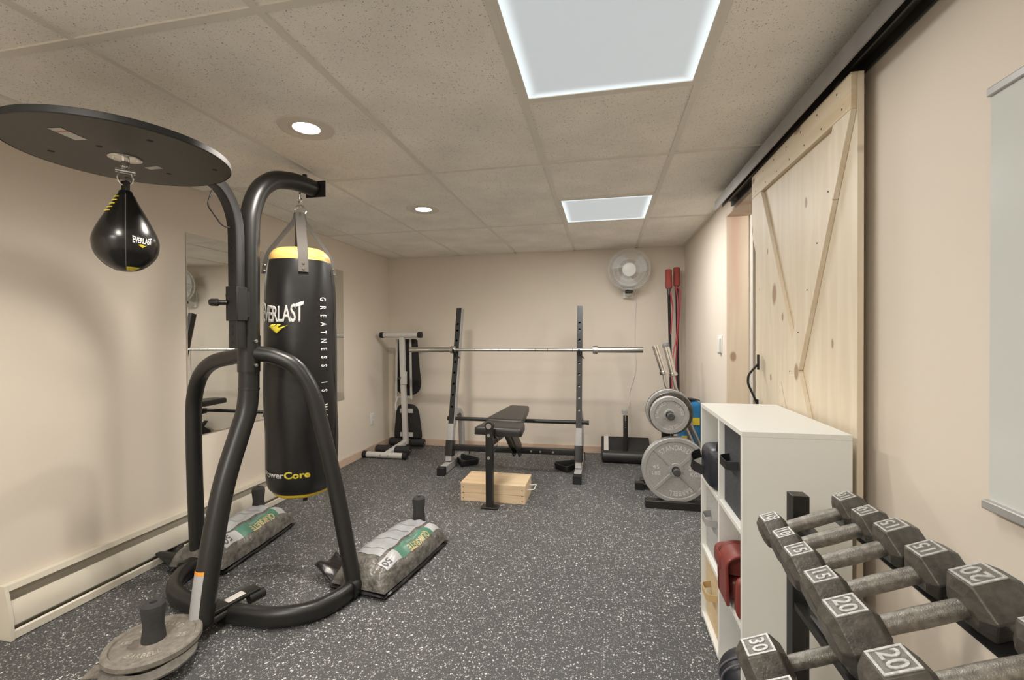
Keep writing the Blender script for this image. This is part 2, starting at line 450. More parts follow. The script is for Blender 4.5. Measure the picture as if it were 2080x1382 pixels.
# ------------------------------------------------------------------ the room
LW, RW, BW, NW = -2.347, .775, 4.61, -2.0
HX = 2.1                                           # far side of the hall behind the opening
struct('floor', MB().box(LW-.1, HX+.1, NW-.1, BW+.1, -.1, 0), M_FLOOR)
struct('ceiling', MB().box(LW-.1, HX+.1, NW-.1, BW+.1, HT, HT+.08), M_TILE)
struct('wall_left', MB().box(LW-.1, LW, NW, BW, 0, HT), M_WALL)
struct('wall_back', MB().box(LW-.1, HX+.1, BW, BW+.1, 0, HT), M_WALL)
struct('wall_front', MB().box(LW-.1, HX+.1, NW-.1, NW, 0, HT), M_WALL)
OY0, OY1, OZ, WT = 2.0, 3.1, 1.965, .132            # opening behind the sliding door
mb = MB()
mb.box(RW, RW+WT, NW, OY0, 0, HT); mb.box(RW, RW+WT, OY1, BW, 0, HT); mb.box(RW, RW+WT, OY0, OY1, OZ, HT)
struct('wall_right', mb, M_WALL)
struct('wall_hall', MB().box(HX, HX+.1, NW, BW, 0, HT), mat('hall_paint', (.74, .67, .56), .8))
mb = MB()
mb.box(RW-.004, RW+WT+.004, OY1-.019, OY1, 0, OZ-.019); mb.box(RW-.004, RW+WT+.004, OY0, OY1, OZ-.019, OZ)
mb.box(RW-.004, RW+WT+.004, OY0, OY0+.019, 0, OZ-.019)
struct('trim_1', mb, M_JAMB, bevel=.002)
struct('trim_2', MB().box(RW+WT, RW+WT+.015, OY1-.028, OY1+.08, 0, OZ), M_WHITE)
struct('baseboard_left', MB().box(LW, LW+.014, 3.21, BW, 0, .072), M_BASEB, bevel=.003)
struct('baseboard_back', MB().box(LW, RW, BW-.014, BW, 0, .072), M_BASEB, bevel=.003)
struct('baseboard_right', MB().box(RW-.014, RW, OY1+.01, BW, 0, .072), M_BASEB, bevel=.003)
# ceiling grid
GX = [-1.508+.61*i for i in range(-1, 4)]
GY = [2.257+1.22*j for j in range(-3, 2)]
mb = MB(); tw, td = .012, .005
for x in GX: mb.box(x-tw, x+tw, NW, BW, HT-td, HT)
xs = [LW]+GX+[RW]
for y in GY: mb.box(LW, RW, y-tw, y+tw, HT-td-.0004, HT)
for y in [1.647, 2.867, -.793, .427, -.183+.61*0+.0]:
    mb.box(GX[3], GX[4], y-tw, y+tw, HT-td-.0003, HT)
for y in (NW, BW): mb.box(LW, RW, y-(.02 if y > 0 else 0), y+(.02 if y < 0 else 0), HT-td, HT)
mb.box(LW, LW+.02, NW, BW, HT-td-.0005, HT); mb.box(RW-.02, RW, NW, BW, HT-td-.0005, HT)
struct('trim_3', mb, M_TEE)

# ceiling lights
TL = ['square white ceiling light panel nearest the camera, cut off by the picture top',
      'square white ceiling light panel farther away, near the back wall',
      'square white ceiling light panel added unseen behind the camera to brighten the near walls, in line with the other two', 'square white ceiling light panel added unseen behind the camera to brighten the near walls, near the left wall']
for i, (x, y) in enumerate(TROFFERS):
    t = thing('ceiling_light', TL[i], 'light', (x, y, HT-.03))
    h, g = .293, .282
    mb = MB()
    mb.box(x-h, x+h, y-h, y-g, HT-.008, HT); mb.box(x-h, x+h, y+g, y+h, HT-.008, HT)
    mb.box(x-h, x-g, y-g, y+g, HT-.008, HT); mb.box(x+g, x+h, y-g, y+g, HT-.008, HT)
    mesh_obj('frame', mb, M_TEE, t)
    mesh_obj('diffuser', MB().box(x-g, x+g, y-g, y+g, HT-.005, HT-.001), M_LAMP, t)
PL = ['round recessed ceiling light above the heavy bag, nearer of two', 'round recessed ceiling light farther away, left of the far light panel', 'round recessed ceiling light out of view, added to brighten the near walls']
for i, (x, y) in enumerate(POTS):
    t = thing('recessed_light', PL[i], 'light', (x, y, HT-.01))
    mesh_obj('trim_ring', MB().lathe([(.052, -.001), (.054, -.004), (.060, -.005), (.066, -.003), (.085, -.004), (.100, -.008), (.108, -.006), (.112, 0)], (x, y, HT), (0, 0, 1), 48), M_TRIM, t)
    mesh_obj('bulb', MB().lathe([(0, -.007), (.03, -.0065), (.045, -.005), (.052, -.002)], (x, y, HT), (0, 0, 1), 40), M_BULB, t)

# ------------------------------------------------------------------ electric baseboard heater
HY0, HY1 = 1.315, 3.2
t = thing('baseboard_heater', 'long cream electric baseboard heater on left wall', 'heater', (LW+.03, (HY0+HY1)/2, 0))
def along(poly, y0, y1): return MB().prism(poly, (0, y1, 0), (1, 0, 0), (0, 0, 1), y1-y0)
X = LW
mesh_obj('back_panel', along([(X+.001, .02), (X+.006, .02), (X+.006, .205), (X+.028, .205), (X+.034, .190), (X+.038, .190), (X+.032, .212), (X+.001, .212)], HY0+.004, HY1-.004), M_HEAT, t)
mesh_obj('front_cover', along([(X+.040, .150), (X+.052, .128), (X+.060, .090), (X+.060, .058), (X+.056, .052), (X+.056, .086), (X+.048, .125), (X+.036, .148)], HY0+.004, HY1-.004), M_HEAT, t)
mesh_obj('bottom_lip', along([(X+.006, .004), (X+.064, .004), (X+.064, .034), (X+.058, .040), (X+.054, .034), (X+.054, .016), (X+.006, .016)], HY0+.004, HY1-.004), M_HEAT, t)
mb = MB()
for k in range(90):
    y = HY0+.1+k*.018; mb.box(X+.01, X+.046, y, y+.002, .06, .125)
mb.cyl((X+.028, HY0+.02, .09), (X+.028, HY1-.02, .09), .008)
mesh_obj('heating_element', mb, M_FIN, t)
pf = [(X+.001, .001), (X+.066, .001), (X+.066, .045), (X+.062, .095), (X+.052, .14), (X+.040, .19), (X+.034, .214), (X+.001, .214)]
for y in (HY0, HY1-.03): mesh_obj('end_cap', along(pf, y, y+.03 if y > HY0 else y+.012), M_HEAT, t)

# ------------------------------------------------------------------ mirror, outlet, switch, whiteboard
tag(mesh_obj('wall_mirror', MB().box(LW+.002, LW+.008, 2.146, 3.722, .617, 1.795), M_MIRROR), 'large frameless mirror on left wall behind the heavy bag', 'mirror')
t = thing('wall_outlet', 'white double power outlet low on left wall near corner', 'outlet', (LW, 4.235, .28))
mesh_obj('cover_plate', MB().box(LW+.001, LW+.007, 4.198, 4.272, .283, .402), M_WPLAST, t, bevel=.002)
for z in (.322, .362):
    mesh_obj('socket', MB().box(LW+.006, LW+.010, 4.217, 4.253, z-.015, z+.015), mat('socket_plastic', (.66, .65, .62), .4), t, bevel=.003)
t = thing('dimmer_switch', 'white dimmer switch on right wall beside the door jamb', 'switch', (RW, 3.25, 1.07))
mesh_obj('cover_plate', MB().box(RW-.006, RW-.001, 3.205, 3.325, 1.068, 1.188), M_WPLAST, t, bevel=.002)
mesh_obj('slider', MB().box(RW-.02, RW-.005, 3.215, 3.26, 1.075, 1.172), M_WPLAST, t, bevel=.003)
t = thing('whiteboard', 'white dry-erase board with grey metal edges on right wall', 'whiteboard', (RW, .7, .85))
mesh_obj('panel', MB().box(RW-.012, RW-.001, .26, 1.078, .857, 1.668), M_BOARD, t)
for z0, z1, d in ((1.668, 1.686, .018), (.838, .857, .024)):
    mesh_obj('frame_edge', MB().box(RW-d, RW-.001, .255, 1.082, z0, z1), M_ALU, t, bevel=.003)

# ------------------------------------------------------------------ sliding barn door and its track
t = thing('sliding_barn_door', 'pale pine sliding barn door with X brace on right wall', 'door', (.72, 1.92, .02))
D0, D1, DZ0, DZ1, XF, XP, XB = 1.478, 2.366, .02, 1.955, .705, .722, .740
mesh_obj('panel', MB().box(XP, XB, D0, D1, DZ0, DZ1), M_DOORP, t, bevel=.0015)
for z0, z1 in ((1.848, DZ1), (DZ0, .14)):
    mesh_obj('rail_board', MB().box(XF, XP-.0004, D0, D1, z0, z1), M_DOORH, t, bevel=.0015)
def brace(poly): return MB().prism(poly, (XP-.0004, 0, 0), (0, 1, 0), (0, 0, 1), -(XP-XF-.0012))
full = [(2.366, 1.8475), (2.238, 1.8475), (1.50, .40), (1.478, .36), (1.478, .1405), (1.53, .1405), (2.366, 1.68)]
mesh_obj('brace_board', brace(full), M_DOORP, t, bevel=.001)
def on_full_near(z): return 2.238-(2.238-1.50)*(1.8475-z)/(1.8475-.40)
mesh_obj('brace_board', brace([(1.478, 1.8475), (1.585, 1.8475), (on_full_near(1.175)-.001, 1.175), (on_full_near(1.06)-.001, 1.06)][::-1]), M_DOORP, t, bevel=.001)
mesh_obj('brace_board', brace([(2.366, .1405), (2.26, .1405), (1.93, .86), (2.01, 1.00), (2.366, .35)]), M_DOORP, t, bevel=.001)
mb = MB()
for y in [D0+.05+k*.13 for k in range(7)]:
    for z in (1.87, 1.93): mb.cyl((XF-.0006, y+(.03 if z > 1.9 else 0), z), (XF+.002, y+(.03 if z > 1.9 else 0), z), .0035, n=8)
for z in (.9, 1.05, 1.2, 1.35, 1.5, 1.65):
    y = 1.478+.06+(1.8-z)*.5
    mb.cyl((XF-.0006, y, z), (XF+.002, y, z), .0028, n=8)
mesh_obj('nails', mb, M_DARKIN, t)
mb = MB().tube(fillet([(XF, 2.267, 1.06), (XF-.012, 2.267, 1.045), (.662, 2.27, 1.005), (.660, 2.272, .965), (.696, 2.278, .885), (XF, 2.279, .86)], .015), .005, 10)
mb.box(XF-.004, XF, 2.255, 2.279, 1.03, 1.10); mb.box(XF-.004, XF, 2.266, 2.291, .83, .89)
mesh_obj('pull_handle', mb, M_BLACKM, t)
t = thing('door_track', 'grey metal sliding door track along top of right wall', 'track', (.69, 2, 1.95))
mesh_obj('fascia', MB().box(.672, .677, 1.165, 2.955, 1.955, 2.012), M_RAIL, t)
mb = MB().box(.677, .770, .35, 2.95, 2.006, 2.012); mb.box(.764, .770, .35, 2.95, 1.975, 2.006); mb.box(.712, .718, .35, 2.95, 1.975, 2.006)
mesh_obj('channel', mb, mat('dark_track', (.06, .055, .05), .5, .4), t)
mb = MB().box(.668, .700, 1.10, 1.165, 1.945, 1.953); mb.box(.668, .674, 1.125, 1.165, 1.953, 2.02); mb.cyl((.662, 1.15, 1.985), (.668, 1.15, 1.985), .006)
mesh_obj('end_bracket', mb, M_STEEL, t)
for y in (1.08, 1.62, 2.22, 2.85):
    mb = MB().box(.70, .765, y-.02, y+.02, 2.0125, 2.03); mb.box(.757, .774, y-.02, y+.02, 1.99, 2.045)
    mesh_obj('bracket', mb, M_RAIL, t)
for y in (1.60, 2.25):
    mb = MB().box(.724, .732, y-.02, y+.02, 1.956, 2.0); mb.cyl((.720, y, 1.988), (.742, y, 1.988), .014)
    mesh_obj('hanger', mb, M_STEEL, t)

# ------------------------------------------------------------------ boxing stand
ST = (-1.6, 1.6, 0)
t = thing('boxing_stand', 'black tubular boxing stand with speed bag platform at left', 'boxing stand', ST)
arc = spline([(-2.03, 1.915, .042), (-2.00, 1.78, .042), (-1.90, 1.665, .042), (-1.75, 1.607, .042), (-1.60, 1.59, .042), (-1.46, 1.585, .042), (-1.32, 1.598, .042), (-1.20, 1.662, .042), (-1.145, 1.765, .042), (-1.132, 1.89, .042)], 6)
mesh_obj('base_tube', MB().tube(arc, 0, prof=rrect(.062, .080, .028, 6), hint=(0, 0, 1)), M_BLACK, t)
mb = MB().tube([(-1.505, 1.70, .090), (-1.578, 1.487, .078)], 0, prof=rrect(.062, .014, .004), hint=(0, 0, 1))
mb.cyl((-1.478, 1.712, .066), (-1.500, 1.650, .064), .021); mb.cyl((-1.528, 1.575, .058), (-1.575, 1.44, .045), .017)
mb.tube([(-1.60, 1.44, .032), (-1.66, 1.19, .025)], 0, prof=rrect(.06, .04, .006), hint=(0, 0, 1))
mesh_obj('front_bar', mb, M_BLACK, t)
mesh_obj('model_sticker', MB().tube([(-1.523, 1.648, .0948), (-1.546, 1.580, .0910)], 0, prof=rrect(.038, .0012, .0004), hint=(0, 0, 1)), M_STICK, t)
lower = spline([(-1.573, 1.490, .052), (-1.585, 1.535, .25), (-1.597, 1.625, .55), (-1.598, 1.715, .76), (-1.597, 1.757, .86), (-1.597, 1.772, .96)], 6)
mesh_obj('lower_mast', MB().tube(lower, .043, 24), M_BLACK, t)
upper = spline([(-1.597, 1.772, .955), (-1.598, 1.780, 1.25), (-1.599, 1.786, 1.66), (-1.596, 1.797, 1.78), (-1.585, 1.835, 1.885), (-1.566, 1.90, 1.950), (-1.545, 1.98, 1.976), (-1.53, 2.05, 1.984), (-1.516, 2.135, 1.985)], 6)
mesh_obj('upper_mast', MB().tube(upper, .0425, 24), M_BLACK, t)
mb = MB().cyl((-1.597, 1.772, 1.035), (-1.597, 1.775, 1.20), .0465, n=28)
mb.cyl((-1.597, 1.772, .952), (-1.597, 1.772, .958), .0445, n=28)
mesh_obj('hub_sleeve', mb, M_BLACK, t)
for z in (1.065, 1.175):
    mb = MB(); a = radians(-15); d = Vector((cos(a), sin(a), 0)); c = Vector((-1.597, 1.773, z))
    mb.cyl(c+d*.044, c+d*.055, .0085, n=6); mb.cyl(c+d*.052, c+d*.059, .005, n=10)
    mesh_obj('bolt', mb, M_STEEL, t)
rl = spline([(-1.565, 1.785, 1.118), (-1.49, 1.808, 1.103), (-1.40, 1.838, 1.05), (-1.335, 1.862, .93), (-1.298, 1.873, .775), (-1.228, 1.885, .462), (-1.135, 1.87, .06)], 6)
ll = spline([(-1.63, 1.79, 1.118), (-1.72, 1.815, 1.10), (-1.875, 1.86, 1.072), (-1.99, 1.90, 1.01), (-2.055, 1.922, .90), (-2.070, 1.927, .76), (-2.065, 1.926, .45), (-2.050, 1.925, .06)], 6)
mesh_obj('leg', MB().tube(rl, .036, 22), M_BLACK, t)
mesh_obj('leg', MB().tube(ll, .036, 22), M_BLACK, t)
for x in (-1.13, -2.035):
    mb = MB().tube([(x, 1.825, .042), (x, 1.96, .042)], 0, prof=rrect(.072, .083, .03, 5), hint=(0, 0, 1))
    mb.box(x-.03, x+.03, 1.95, 2.46, .001, .009)
    mesh_obj('foot_bracket', mb, M_BLACK, t)
for x, y, z0, z1 in ((-1.62, 1.335, .03, .225), (-1.085, 2.50, .012, .235), (-2.165, 2.47, .012, .235)):
    mesh_obj('weight_peg', MB().cyl((x, y, z0), (x, y, z1-.05), .014), M_BLACK, t)
    sr = [(.009, z1-.012), (.012, z1-.001), (.026, z1), (.036, z1-.008), (.0385, z1-.025), (.033, z1-.07), (.0325, z1-.09), (.037, z1-.125), (.0385, z1-.145), (.034, z1-.152), (.0145, z1-.152)]
    mesh_obj('foam_sleeve', MB().lathe(sr, (x, y, 0), (.0, 0, 1), 28), M_FOAM, t)
mb = MB().box(-1.560, -1.446, 2.137, 2.143, 1.938, 2.022)
mesh_obj('end_plate', mb, M_BLACKM, t)
mb = MB().cyl((-1.524, 2.08, 2.02), (-1.524, 2.08, 2.040), .011, n=6)
mesh_obj('bolt', mb, M_BLACKM, t)
# warning sticker wraps round the front of the lower mast
def mast_at(z):
    for a, b in zip(lower, lower[1:]):
        if a.z <= z <= b.z: return a.lerp(b, (z-a.z)/(b.z-a.z))
    return lower[0]
def wrap_mast(z0, z1, a0, a1, r):
    def fn(u, v):
        z = z0+(z1-z0)*v; c = mast_at(z); a = radians(a0+(a1-a0)*u); return c+Vector((cos(a)*r, sin(a)*r, 0))
    return MB().grid(fn, 10, 12)
s_ = mesh_obj('warning_label', wrap_mast(.082, .255, -133, -62, .0458), mat('label_grey', (.42, .42, .42), .5, noise=.1, nscale=300), t)
mesh_obj('label_header', wrap_mast(.242, .255, -133, -62, .0461), M_ORANGE, s_)
# adjustable square bar carrying the platform
BX, BY = -1.590, 1.700
path = [(BX, BY, 1.145), (BX, BY, 1.64)]+[(BX, BY-.14*(1-cos(a)), 1.64+.21*sin(a)) for a in [radians(k*9) for k in range(1, 11)]]+[(-1.58, 1.12, 1.85)]
mesh_obj('platform_bar', MB().tube(path, 0, prof=rrect(.047, .047, .004), hint=(1, 0, 0)), M_BLACK, t)
mb = MB()
for z in [1.17+.036*k for k in range(3)]+[1.215]+[1.45+.033*k for k in range(6)]:
    mesh_obj('adjustment_hole', MB().cyl((BX, BY-.0242, z), (BX, BY-.0228, z), .0048, n=12), M_SEAM, t)
mb = MB().box(BX-.030, BX+.030, BY-.030, BY+.030, 1.265, 1.415); mb.box(BX-.022, BX+.022, BY+.030, BY+.06, 1.28, 1.40)
c_ = mesh_obj('clamp_bracket', mb, M_BLACK, t, bevel=.003)
d = Vector((-.85, -.5, 0)).normalized(); p = Vector((BX-.022, BY-.028, 1.345))
mb = MB().lathe([(0, .07), (.012, .069), (.0165, .06), (.0165, .035), (.011, .03), (.011, 0)], p, d, 18)
mesh_obj('adjustment_knob', mb, mat('knob_plastic', (.02, .02, .02), .2), c_)
mesh_obj('adjustment_knob', MB().lathe([(0, .03), (.02, .026), (.024, .012), (.02, 0), (.0, 0)], (BX-.024, BY+.01, 1.378), (-1, .1, 0), 20), M_BLACKM, c_)
mb = MB().tube(fillet([(BX-.005, BY-.118, 1.805), (BX-.012, BY-.135, 1.74), (BX-.012, BY-.06, 1.67), (BX-.005, BY-.015, 1.672)], .02), .003, 8)
mesh_obj('wire_loop', mb, M_BLACKM, t)
PX, PY, PZ, PR = -1.567, 1.216, 1.800, .300
pl = mesh_obj('platform', MB().lathe([(0, 0), (PR-.004, 0), (PR, .003), (PR, .019), (PR-.003, .022), (0, .022)], (PX, PY, PZ), (0, 0, 1), 72), M_OLIVE, t)
mesh_obj('edge_band', MB().lathe([(PR+.0004, .0005), (PR+.0015, .002), (PR+.0015, .020), (PR+.0004, .0215)], (PX, PY, PZ), (0, 0, 1), 72), M_BLACKM, pl)
SX, SY = -1.578, 1.224
mb = MB().lathe([(0, -.0005), (.046, -.0005), (.046, -.004), (.042, -.0055), (.012, -.0055), (.012, -.03), (.009, -.033), (0, -.033)], (SX, SY, PZ), (0, 0, 1), 32)
for k in range(4):
    a = pi/4+k*pi/2; mb.cyl((SX+.031*cos(a), SY+.031*sin(a), PZ-.004), (SX+.031*cos(a), SY+.031*sin(a), PZ-.008), .005, n=10)
mesh_obj('swivel', mb, M_CHROME, pl)
mb = MB()
for x, y in ((-1.754, 1.13), (-1.563, 1.134), (-1.368, 1.135), (-1.575, 1.377), (-1.378, 1.38), (-1.765, 1.377)):
    mesh_obj('bolt_hole', MB().cyl((x, y, PZ-.0006), (x, y, PZ+.001), .0085, n=14), M_SEAM, pl)
def sticker(cx, cy, ang, l, wd, m, name='sticker', z=PZ-.0008):
    a = radians(ang); ex = Vector((cos(a), sin(a), 0)); ey = Vector((-sin(a), cos(a), 0)); c = Vector((cx, cy, z))
    return mesh_obj(name, MB().add([c-ex*l/2-ey*wd/2, c+ex*l/2-ey*wd/2, c+ex*l/2+ey*wd/2, c-ex*l/2+ey*wd/2], [(0, 1, 2, 3)]), m, pl)
sticker(-1.557, 1.046, 99, .080, .040, M_STICK); sticker(-1.553, 1.030, 99, .005, .040, M_REDP, 'sticker_stripe', PZ-.0012)
sticker(-1.572, 1.317, 0, .056, .022, M_STICK)

# ------------------------------------------------------------------ speed bag
t = thing('speed_bag', 'black leather teardrop speed bag hanging under round platform', 'speed bag', (SX, SY, 1.42))
mb = MB(); N_ = 40
lp = Vector((.61, .79, 0))
def lpt(q, z): return Vector((SX, SY, z))+lp*q
mb.tube(fillet([lpt(-.018, 1.753), lpt(-.020, 1.728), lpt(-.011, 1.708), lpt(.011, 1.708), lpt(.020, 1.728), lpt(.018, 1.753)], .012), .0036, 10)
mb.cyl(lpt(-.026, 1.755), lpt(.026, 1.755), .008, n=14); mb.cyl((SX, SY, 1.755), (SX, SY, 1.772), .007, n=12)
mesh_obj('hanger_loop', mb, M_CHROME, t)
prof = [(.0, 1.416), (.022, 1.419), (.052, 1.436), (.079, 1.470), (.0875, 1.508), (.0845, 1.536), (.0735, 1.566), (.0585, 1.597), (.0425, 1.628), (.029, 1.656), (.020, 1.678), (.016, 1.688), (.0, 1.690)]
prof = [(max(p.x, 0), p.z) for p in spline([(r, 0, z) for r, z in prof], 4)]
def bag_r(z):
    for (r0, z0), (r1, z1) in zip(prof, prof[1:]):
        if z0 <= z <= z1: return r0+(r1-r0)*(z-z0)/max(1e-6, z1-z0)
    return .05
mesh_obj('body', MB().lathe(prof, (SX, SY, 0), (0, 0, 1), 56), M_LEATH, t)
mesh_obj('neck_tab', MB().box(SX-.011, SX+.011, SY-.007, SY+.007, 1.67, 1.722), M_LEATH, t, bevel=.002)
mb = MB(); CD = atan2(-SY, -SX)                       # direction towards the camera
for k in range(4):
    a = CD-.02+k*pi/2
    mb.tube([(SX+cos(a)*(bag_r(z)+.0006), SY+sin(a)*(bag_r(z)+.0006), z) for z in [1.419+.0088*i for i in range(30)]], .0013, 6)
mesh_obj('seams', mb, mat('worn_seam', (.10, .095, .085), .6), t)
mb = MB()
for k in range(5):
    z = 1.662-.013*k; a0 = CD-.62-.05*k; a1 = a0-.62+.04*k
    mb.tube([(SX+cos(a)*(bag_r(z)+.004), SY+sin(a)*(bag_r(z)+.004), z) for a in [a0+(a1-a0)*i/6 for i in range(7)]], .0018, 6)
mesh_obj('laces', mb, M_YELP, t)
def ever_map(x, y, hw): 
    tt = x/hw; return y*(1+.28*tt*tt)+.0
def wrap_bag(mb, cx, cyy, zc, ac, rf, d=.0008):
    def fn(p):
        z = zc+p.y; r = rf(z); a = ac+p.x/max(r, .02)
        return Vector((cx+cos(a)*(r+d+p.z), cyy+sin(a)*(r+d+p.z), z))
    return mb.map(fn)
def logo_word(h, width):
    w_ = text_mb('EVERLAST', 1, .0, .022, .92, .72)
    xs = [p.x for p in w_.v]; ys = [p.y for p in w_.v]; x0, x1, y0, y1 = min(xs), max(xs), min(ys), max(ys)
    def fn(p):
        tt = (p.x-(x0+x1)/2)/((x1-x0)/2); yy = (p.y-y0)/(y1-y0)
        return Vector((tt*width/2, h*(yy*(1+.32*tt*tt)-.05-.12*tt*tt*0), 0))
    w_.map(fn)
    return refine(w_, width*.04)
def logo_tick(sz):
    pts = [(-.5, .16), (-.30, .30), (-.06, .30), (-.16, .12), (.02, .30), (.20, .30), (.02, .06), (.5, .24), (.24, .02), (-.02, -.30)]
    mb = MB().add([Vector((x*sz, y*sz*.72, 0)) for x, y in pts], [(0, 1, 3, 9), (1, 2, 3), (3, 4, 6, 9), (4, 5, 6), (6, 7, 8, 9)])
    return refine(mb, sz*.12)
mesh_obj('lettering', wrap_bag(logo_word(.0185, .056), SX, SY, 1.504, CD+.50, bag_r), M_WHITEP, t, solid=.0006)
mesh_obj('logo_mark', wrap_bag(logo_tick(.026), SX, SY, 1.495, CD+.50, bag_r), M_YELP, t, solid=.0006)
a0 = CD+.0
def fn(u, v):
    z = 1.4185+.010*v; a = a0+.0+.9*u; r = bag_r(z)+.001; return (SX+cos(a)*r, SY+sin(a)*r, z)
mesh_obj('yellow_tab', MB().grid(fn, 10, 3), M_YELP, t, solid=.001)

# ------------------------------------------------------------------ heavy bag
HX_, HY_ = -1.547, 2.070
t = thing('heavy_bag', 'tall black vinyl punching bag with yellow ends hanging from stand', 'punching bag', (HX_, HY_, .36))
HCD = atan2(-HY_, -HX_)
prof = [(.148, 1.578), (.151, 1.571), (.161, 1.50), (.168, 1.40), (.172, 1.25), (.174, 1.02), (.174, .70), (.172, .56), (.168, .48), (.158, .432), (.147, .415), (.138, .409)]
pfs = [(p.x, p.z) for p in spline([(r, 0, z) for r, z in prof], 6)]
def hb_r(z):
    for (r0, z0), (r1, z1) in zip(pfs, pfs[1:]):
        if z1 <= z <= z0: return r0+(r1-r0)*(z-z0)/min(-1e-6, z1-z0)
    return .18
def wob(a, z): return .0022*sin(3*a+z*9)+.0016*sin(7*a-z*14)
def lathe_w(pf, n=72):
    mb = MB(); vs = []; fs = []
    for r, z in pf:
        for k in range(n):
            a = 2*pi*k/n; rr = r+wob(a, z)
            vs.append((HX_+cos(a)*rr, HY_+sin(a)*rr, z))
    for i in range(len(pf)-1):
        for k in range(n): fs.append((i*n+k, i*n+(k+1) % n, (i+1)*n+(k+1) % n, (i+1)*n+k))
    return mb.add(vs, fs)
mesh_obj('body', lathe_w(pfs), M_VINYL, t, smooth=60)
top = [(p.x, p.z) for p in spline([(.147, 0, 1.576), (.142, 0, 1.610), (.115, 0, 1.640), (.06, 0, 1.651), (.001, 0, 1.653)], 5)]
mesh_obj('top_cap', lathe_w(top), M_YELL, t, smooth=60)
bot = [(p.x, p.z) for p in spline([(.1395, 0, .4095), (.131, 0, .393), (.095, 0, .384), (.001, 0, .381)], 5)]
mesh_obj('bottom_cap', lathe_w(bot), M_YELB, t, smooth=60)
hk = Vector((HX_, HY_, 1.835))
mb = MB()
sb_ = {}
for k, da in enumerate((.08, 1.65, 3.22, 4.79)):
    a = HCD+da; d = Vector((cos(a), sin(a), 0)); s = Vector((-sin(a), cos(a), 0)); c = Vector((HX_, HY_, 0))
    pts = [hk+d*.012+Vector((0, 0, .005)), hk+d*.018+Vector((0, 0, -.03)), c+d*.138+Vector((0, 0, 1.632)), c+d*.1545+Vector((0, 0, 1.580)), c+d*.164+Vector((0, 0, 1.512))]
    st = mesh_obj('hanging_strap', MB().ribbon(fillet(pts, .02, 4), .046, .004, s if k == 0 else (s*.8+d*.6*(1 if k == 1 else -1))), M_WEB, t)
    rv = MB()
    for z in (1.556, 1.528): rv.cyl(c+d*(hb_r(z)+.001)+Vector((0, 0, z)), c+d*(hb_r(z)+.011)+Vector((0, 0, z)), .006, n=14)
    mesh_obj('rivets', rv, M_CHROME, st)
mb = MB().ring((HX_-.004, HY_, 1.853), .024, .0035, (.3, -1, 0)); mb.ring((HX_+.006, HY_+.004, 1.853), .024, .0035, (.55, -1, .1))
mb.ring((HX_, HY_, 1.886), .011, .003, (1, .3, 0)); mb.ring((HX_, HY_, 1.905), .010, .003, (.2, -1, 0)); mb.cyl((HX_, HY_, 1.91), (HX_, HY_, 1.945), .005)
mesh_obj('hook_rings', mb, M_CHROME, t)
mb = wrap_bag(logo_word(.080, .235), HX_, HY_, 1.268, HCD-.62, hb_r, .0035)
lt = mesh_obj('lettering', mb, M_PRINT, t, solid=.0006)
mesh_obj('logo_mark', wrap_bag(logo_tick(.105), HX_, HY_, 1.232, HCD-.64, hb_r, .0035), M_YELP, t, solid=.0006)
mb = MB()
for k, ch in enumerate('GREATNESS IS WITHIN'):
    if ch == ' ': continue
    g = refine(text_mb(ch, .046, 0, .0014, 1, .62), .012)
    z = 1.381-.0417*k
    def fn(p, z=z):
        r = hb_r(z-p.x); a = HCD+.62+p.y/r
        return Vector((HX_+cos(a)*(r+.0035), HY_+sin(a)*(r+.0035), z-p.x))
    g.map(fn); mb.add(g.v, g.f)
mesh_obj('slogan', mb, M_WHITEP, t, solid=.0006)
g = refine(text_mb('Power', .042, 0, .0010, 1, 1.15, 'RIGHT'), .012); mesh_obj('lettering', wrap_bag(g, HX_, HY_, .518, HCD-.50, hb_r, .0035), M_PRINT, t, solid=.0006)
g = refine(text_mb('Core', .046, 0, .0016, 1, 1.2, 'LEFT'), .012); mesh_obj('lettering', wrap_bag(g, HX_, HY_, .518, HCD-.49, hb_r, .0035), M_YELP, t, solid=.0006)
mesh_obj('bottom_strap', MB().ribbon([(HX_+.03, HY_-.02, .385), (HX_+.034, HY_-.025, .347)], .022, .003, (.6, .8, 0)), M_BLACKM, t)
mb = MB()
a = HCD+1.12; mb.tube([(HX_+cos(a)*(hb_r(z)+.002), HY_+sin(a)*(hb_r(z)+.002), z) for z in [.44+.0275*i for i in range(41)]], .0016, 6)
mesh_obj('side_seam', mb, M_SEAM, t)

